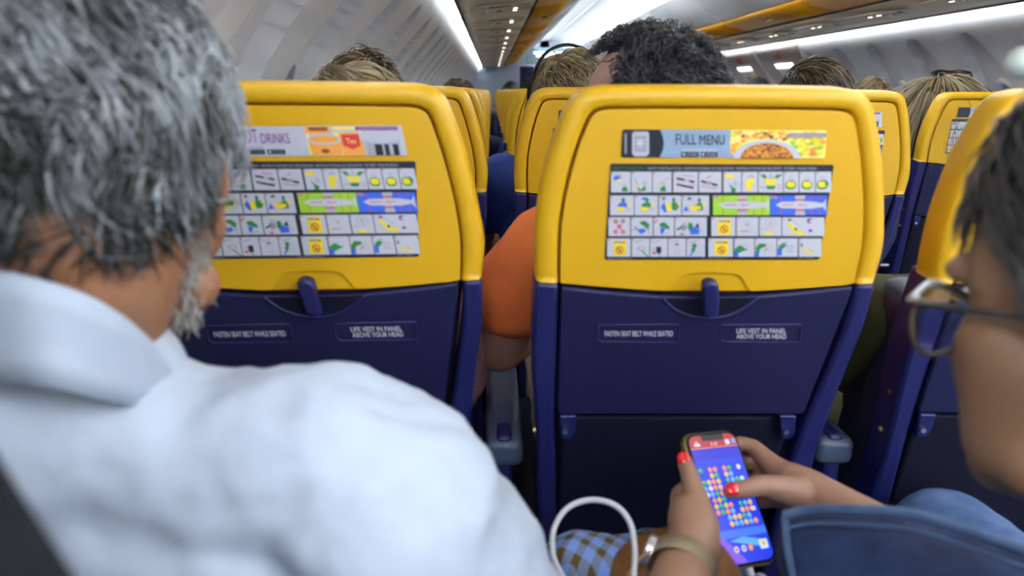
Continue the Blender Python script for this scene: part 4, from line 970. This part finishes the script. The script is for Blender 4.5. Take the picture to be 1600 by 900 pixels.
slab('bezel', PW-.004, PH-.004, .0125, -.004, .0006, mat('phone_black', (.004, .004, .005), .12), phone, .0008)
GLOW = 1.0
def em(name, c, s=1.0): return mat(name, (.01, .01, .01), .3, emit=c, estr=s*GLOW)
scr = dict(b=em('screen_blue', hexc('1c3cf0')), B=em('screen_deep_blue', hexc('2a2ce0')), c=em('screen_cyan', hexc('5fb4ff')), v=em('screen_violet', hexc('8a5cf0')), r=em('screen_red', hexc('c0303c')), o=em('screen_orange', hexc('ff8a30')),
           y=em('screen_yellow', hexc('f0c040')), g=em('screen_green', hexc('20b060')), w=em('screen_white', hexc('d8e8ff')), k=mat('notch_black', (.01, .01, .012), .3), t=em('screen_light_blue', hexc('3f7bff')))
SV = []; SF = []; SM = []; SK = list(scr)
SWd, SHt = PW-.0095, PH-.0095
def sp(pts, key, lay=0):
    i = len(SV)
    for x, y in pts: SV.append((x*SWd/2, y*SHt/2, .0009+.00008*lay))
    SF.append(tuple(range(i, i+len(pts)))); SM.append(SK.index(key))
def sr(x0, y0, x1, y1, key, lay=1): sp([(x0, y0), (x1, y0), (x1, y1), (x0, y1)], key, lay)
RR = [(x/(SWd/2), y/(SHt/2)) for x, y in roundrect(SWd, SHt, .010)]
sp(RR, 'b', 0)
sp([(x, y) for x, y in RR if y > .80]+[(-1, .80), (1, .80)], 'r', 1)
sr(-1, .785, 1, .80, 'o', 2); sp([(-.46, 1), (-.44, .925), (-.38, .905), (.42, .905), (.48, .925), (.50, 1)], 'k', 3)
sr(-1, .60, 1, .785, 'B', 1); sr(-1, -.62, 1, -.50, 't', 1)
sp([(-1, -.50), (-1, -.80), (-.86, -.96), (-.45, -.99), (-.1, -.99), (-.6, -.7)], 'v', 2); sp([(-.6, -.66), (.6, -.80), (.9, -.80), (.9, -.72), (0, -.62)], 'c', 2)
sr(-.82, .83, -.58, .87, 'w', 4); sr(-.75, .87, -.65, .91, 'y', 4); sr(.50, .82, .68, .90, 'w', 4); sr(.78, .83, .93, .91, 'c', 4)
GRID = ["g.oo.og.w", "..yg.yc..", "gyoy.gcgw", "cwoy.....", "wcgo.....", ".oyg.....", ".ygyo.gcy", ".ogoc.yoyy"[:9], "...cyygc.", "...yccyco"]
for j, rw in enumerate(GRID):
    for i, ch in enumerate(rw):
        if ch == '.': continue
        x = -.88+i*.2; y = .44-j*.095; sp([(x+.092*math.cos(a*PI/4+.39), y+.044*math.sin(a*PI/4+.39)) for a in range(8)], ch, 3); sp([(x-.02+.03*math.cos(a*PI/2), y+.012+.012*math.sin(a*PI/2)) for a in range(4)], 'w', 4)
for cx, ch in ((-.42, 'w'), (-.12, 'w'), (.16, 'o')): sp([(cx+.1*math.cos(a*PI/4), -.79+.05*math.sin(a*PI/4)) for a in range(8)], ch, 3); sp([(cx+.05*math.cos(a*PI/4), -.79+.025*math.sin(a*PI/4)) for a in range(8)], 'r' if ch == 'w' else 'y', 4)
sr(.55, -.84, .88, -.70, 'w', 3); sp([(.72+.09*math.cos(a*PI/4), -.76+.04*math.sin(a*PI/4)) for a in range(8)], 'y', 4); sr(.68, -.26, .86, -.20, 'w', 3); sr(-.85, -.33, -.72, -.27, 'B', 3)
vs_, fs_ = text_tris('10'); i0 = len(SV)
for u, v in vs_: SV.append(((-.12+.26*u)*SWd/2, (.82+.05*v)*SHt/2, .0014))
for f in fs_: SF.append(tuple(i0+q for q in f)); SM.append(SK.index('w'))
so = link('screen', meshof(SV, SF), [scr[k] for k in SK], phone, smooth=False)
for p_, k in zip(so.data.polygons, SM): p_.material_index = k
for x in (-.02, .02):
    bm = bmesh.new(); box(bm, (x, -PH/2+.0005, -.006), (.016, .002, .004)); bmobj('speaker_slot', bm, mat('slot_gold', (.5, .32, .04), .3, .6), phone, bevel=.0008)

# ------------------------------------------------------------------ the woman with the phone
wm = empty('person', (.55, .30, 0)); WO = Vector(wm.location)
tagt(wm, 'person with short dark hair, glasses and denim jacket playing on a phone, right foreground', 'person')
HMw = frame(cdp(1878, 492, .385)-WO, 20, 10, 0, 1.12)
bm = bmesh.new(); head_prims(bm, HMw, False, 24)
for sx in (-1, 1): capsule(bm, HMw @ Vector((.050*sx, .050, -.018)), .034, HMw @ Vector((.038*sx, .056, -.068)), .033); capsule(bm, HMw @ Vector((.033*sx, .046, .050)), .038, HMw @ Vector((.040*sx, .046, .015)), .038)
nkw = HMw @ Vector((0, -.03, -.07)); nbw = Vector((nkw.x+.05, nkw.y-.10, nkw.z-.12)); capsule(bm, nkw, .05, nbw, .055, 20)
tor = Vector((nbw.x+.03, nbw.y-.02, .80)); hip = Vector((tor.x+.02, tor.y-.02, .62))
ell(bm, tor, (.15, .10, .18)); ell(bm, hip, (.16, .12, .12)); capsule(bm, tor, .10, hip, .11)
def W(x, y, d): return cdp(x, y, d)-WO
shl = Vector((tor.x-.16, tor.y+.03, .90)); shr = Vector((tor.x+.16, tor.y+.03, .90))
capsule(bm, shl, .055, shr, .055); capsule(bm, nbw, .055, tor, .08)
# left arm comes in from below
wl = W(1072, 872, .725)
elw = W(1010, 1180, .55)
chain(bm, [(shl, .045), (elw, .038), (W(1055, 960, .66), .034), (wl, .0265)], 18)
chain(bm, [(wl, .0265), (W(1084, 845, .742), .026), (W(1078, 808, .765), .024)], 14)
chain(bm, [(W(1076, 835, .758), .022), (W(1066, 775, .80), .0135), (W(1085, 752, .845), .0095), (W(1112, 757, .868), .0085), (W(1130, 765, .868), .008)], 12)
chain(bm, [(W(1076, 840, .758), .02), (W(1064, 795, .80), .0125), (W(1086, 785, .845), .0095), (W(1116, 795, .858), .0085), (W(1135, 800, .858), .008)], 12)
chain(bm, [(W(1078, 848, .752), .02), (W(1068, 822, .79), .0125), (W(1090, 822, .828), .0095), (W(1122, 832, .842), .0085), (W(1140, 836, .842), .008)], 12)
chain(bm, [(W(1085, 856, .745), .02), (W(1078, 848, .78), .0115), (W(1102, 858, .805), .0085), (W(1130, 868, .818), .0075)], 12)
chain(bm, [(W(1092, 858, .735), .022), (W(1096, 822, .748), .0185), (W(1086, 772, .775), .0125), (W(1077, 742, .792), .0102), (W(1070, 720, .803), .0088)], 14)
# right arm comes in from the right
wrr = W(1300, 790, .80)
elr = W(1640, 1010, .62)
chain(bm, [(shr, .045), (elr, .038), (W(1420, 865, .72), .033), (wrr, .0265)], 18)
chain(bm, [(wrr, .0265), (W(1262, 768, .825), .026), (W(1236, 752, .84), .022)], 14)
chain(bm, [(W(1236, 752, .84), .020), (W(1206, 727, .862), .0135), (W(1178, 699, .885), .0100), (W(1158, 692, .892), .0088), (W(1135, 700, .892), .008)], 12)
chain(bm, [(W(1240, 758, .845), .020), (W(1212, 744, .870), .0130), (W(1188, 722, .895), .0098), (W(1160, 722, .898), .0086), (W(1138, 730, .893), .008)], 12)
chain(bm, [(W(1245, 764, .845), .020), (W(1222, 762, .868), .0125), (W(1198, 750, .888), .0095), (W(1168, 752, .888), .0084), (W(1150, 758, .882), .008)], 12)
chain(bm, [(W(1252, 772, .840), .018), (W(1232, 780, .858), .0115), (W(1208, 782, .872), .0085), (W(1182, 786, .866), .0075)], 12)
chain(bm, [(W(1262, 772, .815), .021), (W(1225, 764, .812), .0155), (W(1190, 758, .806), .0118), (W(1160, 765, .798), .0102), (W(1141, 768, .797), .0085)], 14)
# legs
kn = W(1478, 856, .93); kn2 = W(1150, 985, .90)
for k_, hx in ((kn, .09), (kn2, -.09)):
    chain(bm, [(hip+Vector((hx, .02, -.02)), .08), (k_, .052), (Vector((k_.x, k_.y+.02, .12)), .038), (Vector((k_.x, k_.y+.08, .05)), .033)], 16)
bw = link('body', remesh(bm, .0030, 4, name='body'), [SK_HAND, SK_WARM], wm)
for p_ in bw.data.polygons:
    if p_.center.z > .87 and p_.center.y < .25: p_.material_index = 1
# nails
NAIL = mat('red_nail', (.62, .008, .012), .18, coat=.6)
def nail(c, along, out, wd=.0075, ln=.0085):
    A_ = Vector(along).normalized(); O_ = Vector(out); O_ = (O_-A_*O_.dot(A_)).normalized(); X_ = A_.cross(O_)
    R_ = Matrix((X_, A_, O_)).transposed(); bm = bmesh.new(); ell(bm, Vector(c)+O_*.0062, (wd, ln, .0035), R_, 16); return bmobj('nail', bm, NAIL, wm, smooth=True)
tocam = lambda v: (Vector(CAM)-WO-Vector(v)).normalized()
c_ = W(1069, 720, .803); nail(c_, W(1069, 712, .806)-W(1077, 742, .792), tocam(c_)+Vector((-.0, 0, 0)))
c_ = W(1143, 767, .797); nail(c_, W(1135, 769, .797)-W(1160, 765, .798), tocam(c_)+Vector((0, 0, .45)))
# hair
make_hair('hair', HMw, H_DARK, kind='swept', n=4500, ln=.060, r=.0014, lift=.25, wave=.15, wavef=.8, messy=.22, seed=41, parent=wm, steps=7, cap=1.07, rad=(.082, .099, .109), flow=(.0, -.75, -1))
bm = bmesh.new(); hc = HMw @ Vector((0, -.005, .025)); cp = min((W(1597, 100, .30+.005*k) for k in range(40)), key=lambda v: (v-hc).length); ell(bm, cp, (.0085, .0085, .0085)); chain(bm, [(cp, .003), (cp.lerp(hc, .35), .003)], 8); bmobj('hair_clip', bm, mat('clip_pale', (.45, .50, .44), .3), wm, smooth=True)
# glasses, worn
gl = empty('glasses', WO); tagt(gl, 'dark framed glasses worn low on the nose of the person with the phone', 'glasses')
GF = mat('glasses_dark', (.02, .022, .022), .25); GM = mat('glasses_horn', (.10, .07, .03), .3); GP = mat('nose_pad', (.62, .62, .50), .3, .1)
def gl_pt(x, y, z): return HMw @ Vector((x, y, z))
for sx in (-1, 1):
    ring = [gl_pt(sx*.034+.026*math.cos(a), .112-.006*abs(math.cos(a)), -.012+.021*math.sin(a)) for a in [2*PI*i/20 for i in range(21)]]
    rm = tube('lens_rim', ring, .0017, GM, gl, 2)
    vs = [gl_pt(sx*.034+.0255*math.cos(a), .112-.006*abs(math.cos(a)), -.012+.0205*math.sin(a)) for a in [2*PI*i/20 for i in range(20)]]+[gl_pt(sx*.034, .113, -.012)]
    link('lens', meshof(vs, [(i, (i+1) % 20, 20) for i in range(20)]), mat('lens_clear', (.9, .95, 1), .02, trans=1, alpha=.35), gl)
    tube('temple_arm', [gl_pt(sx*.060, .106, .002), gl_pt(sx*.074, .09, .004), gl_pt(sx*.083, .03, .004), gl_pt(sx*.086, -.02, .002)], .0022, GF, gl, 4)
    tube('brow_bar', [gl_pt(sx*.009, .113, -.002), gl_pt(sx*.03, .116, .010), gl_pt(sx*.060, .106, .004)], .0026, mat('glasses_grey', (.30, .33, .33), .3, .5), gl, 4)
    bm = bmesh.new(); ell(bm, gl_pt(sx*.060, .104, .003), (.005, .005, .004)); bmobj('hinge', bm, mat('hinge_silver', (.5, .55, .58), .25, .8), gl, smooth=True)
    bm = bmesh.new(); ell(bm, gl_pt(sx*.010, .108, -.016), (.003, .004, .007)); bmobj('nose_pad', bm, GP, gl, smooth=True)
tube('bridge', [gl_pt(-.009, .114, -.002), gl_pt(0, .118, .002), gl_pt(.009, .114, -.002)], .0022, GP, gl, 4)
# denim jacket and jeans
def denim(name, a, b, sc=60):
    mt = mat(name, a, .85, noise=(b, sc, .22), bump=.5, bscale=700); return mt
DEN = denim('denim_blue', (.004, .011, .05), (.018, .04, .12), 18); DENL = denim('denim_light', (.05, .09, .19), (.08, .13, .24), 45); DENJ = denim('jeans_pale', (.05, .10, .23), (.11, .18, .34), 30)
bm = bmesh.new()
chain(bm, [(W(1280, 866, .66), .038), (W(1420, 905, .61), .054), (W(1600, 975, .56), .060), (shr+Vector((0, .02, -.05)), .07)], 20)
chain(bm, [(W(1300, 960, .62), .040), (W(1420, 1010, .58), .06), (W(1640, 1010, .58), .062)], 20)
chain(bm, [(shl, .065), (elw.lerp(shl, .15), .055)], 18); capsule(bm, shl, .065, shr, .065); ell(bm, tor, (.17, .12, .20)); ell(bm, hip, (.175, .135, .13))
link('denim_jacket', remesh(bm, .005, 4, displace=[(.06, .012, 0), (.02, .003, 0)], name='denim_jacket'), DEN, wm)
# stitched hem of the jacket
seam1 = [W(1226, 806, .655), W(1268, 797, .64), (W(1340, 797, .60)), W(1420, 803, .575), W(1500, 826, .55), W(1600, 862, .53)]
tube('jacket_hem', seam1, .0045, DENL, wm, 6)
seam2 = [v+Vector((0, -.004, -.011)) for v in seam1]; tube('jacket_hem_stitch', seam2, .0018, DENL, wm, 6)
tube('jacket_cuff_edge', [W(1226, 806, .655), W(1230, 850, .645), W(1240, 905, .63), W(1255, 960, .61)], .0035, DENL, wm, 6)
bm = bmesh.new()
for k_, hx in ((kn, .09), (kn2, -.09)):
    chain(bm, [(hip+Vector((hx, .02, -.02)), .092), (k_, .074), (Vector((k_.x, k_.y+.02, .14)), .052)], 16)
link('jeans', remesh(bm, .006, 4, displace=[(.07, .010, 0)], name='jeans'), DENJ, wm)
for k_ in (kn, kn2):
    bm = bmesh.new(); chain(bm, [(Vector((k_.x, k_.y, .05)), .042), (Vector((k_.x, k_.y+.16, .042)), .036)]); link('shoe', remesh(bm, .008, 2, name='shoe'), BLACK, wm)
# wrist watch
wt = empty('wristwatch', (0, 0, 0)); tagt(wt, 'wristwatch with a tan mesh band on the left wrist beside the phone', 'watch')
BANDM = mat('mesh_band', (.30, .23, .14), .45, .5, bump=.5, bscale=1500)
wc0 = cdp(1066, 884, .715); ax_ = (cdp(1084, 845, .742)-cdp(1055, 930, .68)).normalized(); s1 = (cdp(1166, 884, .715)-wc0); s1 = (s1-ax_*s1.dot(ax_)).normalized(); s2 = ax_.cross(s1)
vs = []; fs = []; N = 36
for i in range(N):
    a = 2*PI*i/N
    for (h, rr) in ((-.010, .0305), (-.009, .0318), (.009, .0318), (.010, .0305), (.009, .0293), (-.009, .0293)): vs.append(wc0+ax_*h+(s1*math.cos(a)*1.06+s2*math.sin(a)*.98)*rr)
for i in range(N):
    for j in range(6): a = i*6+j; b = i*6+(j+1) % 6; c = ((i+1) % N)*6+(j+1) % 6; d = ((i+1) % N)*6+j; fs.append((a, b, c, d))
link('band', meshof(vs, fs), BANDM, wt)
dv = (-s1*.98+s2*-.2).normalized(); bm = bmesh.new(); cyl(bm, wc0+dv*.030, wc0+dv*.038, .0165, .0165, 32); bmobj('watch_case', bm, STEEL, wt, bevel=.001)
bm = bmesh.new(); cyl(bm, wc0+dv*.0381, wc0+dv*.0387, .0145, .0145, 32); bmobj('watch_dial', bm, mat('dial', (.6, .6, .62), .2), wt)

# ------------------------------------------------------------------ lap things
def gingham():
    mt = mat('gingham', (.2, .3, .6), .9, bump=.4, bscale=900); nt = mt.node_tree; tc = nt.nodes.new('ShaderNodeTexCoord'); mp = nt.nodes.new('ShaderNodeMapping'); mp.inputs['Rotation'].default_value = (.3, -.15, .55); mp.inputs['Scale'].default_value = (52, 52, 52)
    sx = nt.nodes.new('ShaderNodeSeparateXYZ'); nt.links.new(tc.outputs['Object'], mp.inputs['Vector']); nt.links.new(mp.outputs['Vector'], sx.inputs['Vector'])
    gs = []
    for ax in ('X', 'Y'):
        f = nt.nodes.new('ShaderNodeMath'); f.operation = 'FRACT'; g = nt.nodes.new('ShaderNodeMath'); g.operation = 'GREATER_THAN'; g.inputs[1].default_value = .55
        nt.links.new(sx.outputs[ax], f.inputs[0]); nt.links.new(f.outputs[0], g.inputs[0]); gs.append(g)
    ad = nt.nodes.new('ShaderNodeMath'); ad.operation = 'ADD'; nt.links.new(gs[0].outputs[0], ad.inputs[0]); nt.links.new(gs[1].outputs[0], ad.inputs[1])
    dvd = nt.nodes.new('ShaderNodeMath'); dvd.operation = 'MULTIPLY'; dvd.inputs[1].default_value = .5; nt.links.new(ad.outputs[0], dvd.inputs[0])
    r = nt.nodes.new('ShaderNodeValToRGB'); r.color_ramp.interpolation = 'CONSTANT'; e = r.color_ramp.elements; e[0].position = 0; e[0].color = (.13, .22, .52, 1); e[1].position = .4; e[1].color = (.115, .145, .21, 1); q = e.new(.8); q.color = (.07, .042, .006, 1)
    nt.links.new(dvd.outputs[0], r.inputs['Fac']); nt.links.new(r.outputs['Color'], nt.nodes['Principled BSDF'].inputs['Base Color']); return mt
GO = Vector((.09, .72, .55))
bm = bmesh.new()
chain(bm, [(cdp(898, 903, .80)-GO, .048), (cdp(960, 912, .80)-GO, .050), (cdp(1040, 900, .83)-GO, .052)], 20); ell(bm, cdp(930, 990, .78)-GO, (.10, .10, .06)); ell(bm, cdp(860, 945, .80)-GO, (.03, .06, .05))
g = link('checked_cloth', remesh(bm, .004, 6, displace=[(.05, .016, 0)], name='checked_cloth'), gingham()); g.location = GO
tagt(g, 'blue, grey and brown gingham cloth lying on the lap beside the white cable', 'cloth')
bag = empty('handbag', GO); tagt(bag, 'brown leather bag lying on the gingham cloth below the wrist watch', 'bag')
BAGM = mat('brown_leather', (.19, .075, .012), .42, noise=((.15, .055, .008), 10, .3), bump=.3, bscale=350)
bm = bmesh.new(); ell(bm, cdp(1050, 940, .775)-GO, (.080, .06, .080)); ell(bm, cdp(1120, 1000, .78)-GO, (.09, .05, .060)); link('bag_body', remesh(bm, .004, 6, displace=[(.06, .01, 0)], name='bag_body'), BAGM, bag)
tube('bag_seam', [cdp(980, 900, .70)-GO, cdp(1005, 868, .705)-GO, cdp(1040, 850, .72)-GO], .0012, mat('bag_seam', (.30, .16, .05), .5), bag, 5)
cab = empty('charging_cable', (0, 0, 0)); tagt(cab, 'white charging cable looping up from the lap and into the phone', 'cable')
WHT = mat('white_cable', (.46, .47, .50), .4)
tube('cord', [cdp(905, 960, .66), cdp(880, 905, .68), cdp(864, 866, .70), cdp(866, 825, .71), cdp(888, 793, .715), cdp(925, 781, .715), cdp(962, 790, .71), cdp(985, 818, .70), cdp(992, 860, .69), cdp(991, 905, .68), cdp(1000, 960, .66), cdp(1090, 1010, .64), cdp(1200, 980, .67), cdp(1210, 925, .73), cdp(1190, 900, .765), phone.matrix_world @ Vector((0.0, -PH/2-.012, -.006))], .0028, WHT, cab, 8)
mw = phone.matrix_world; bm = bmesh.new(); cyl(bm, mw @ Vector((0, -PH/2-.014, -.006)), mw @ Vector((0, -PH/2, -.006)), .0042); bmobj('plug', bm, WHT, cab, smooth=True)

# ------------------------------------------------------------------ by the forward galley
cu = empty('curtain', (.66, 14.3, 0)); tagt(cu, 'dark blue curtain hanging at the far end beside the aisle', 'curtain')
vs = []; fs = []; n_ = 60
for i in range(n_+1):
    u = i/n_
    for z in (.0, .9, 1.50, 1.56): vs.append((-.13+.26*u+(0 if z < 1.5 else 0), .025*math.sin(u*38), z))
for i in range(n_):
    for k in range(3): a = i*4+k; fs.append((a, a+1, a+5, a+4))
o = link('curtain_cloth', meshof(vs, fs), cloth('curtain_cloth', (.012, .018, .075)), cu); md = o.modifiers.new('s', 'SOLIDIFY'); md.thickness = .004
bm = bmesh.new(); cyl(bm, (-.16, 0, 1.57), (.16, 0, 1.57), .012); bmobj('rail', bm, STEEL, cu)
gs = empty('galley_light', (XM/2-.1, 13.6, 1.13+.60)); tagt(gs, 'striped white light panel over the far galley entrance', 'light')
bm = bmesh.new(); box(bm, (0, .03, 0), (.86, .04, .28)); bmobj('light_housing', bm, mat('galley_teal2', (.12, .19, .22), .5), gs, bevel=.01)
for k in range(2):
    bm = bmesh.new(); box(bm, (.02, .0, .05-.055*k), (.62-.1*k, .02, .03)); bmobj('light_strip', bm, mat('galley_lit', (1, 1, 1), .4, emit=(.9, .95, 1), estr=2.5), gs)
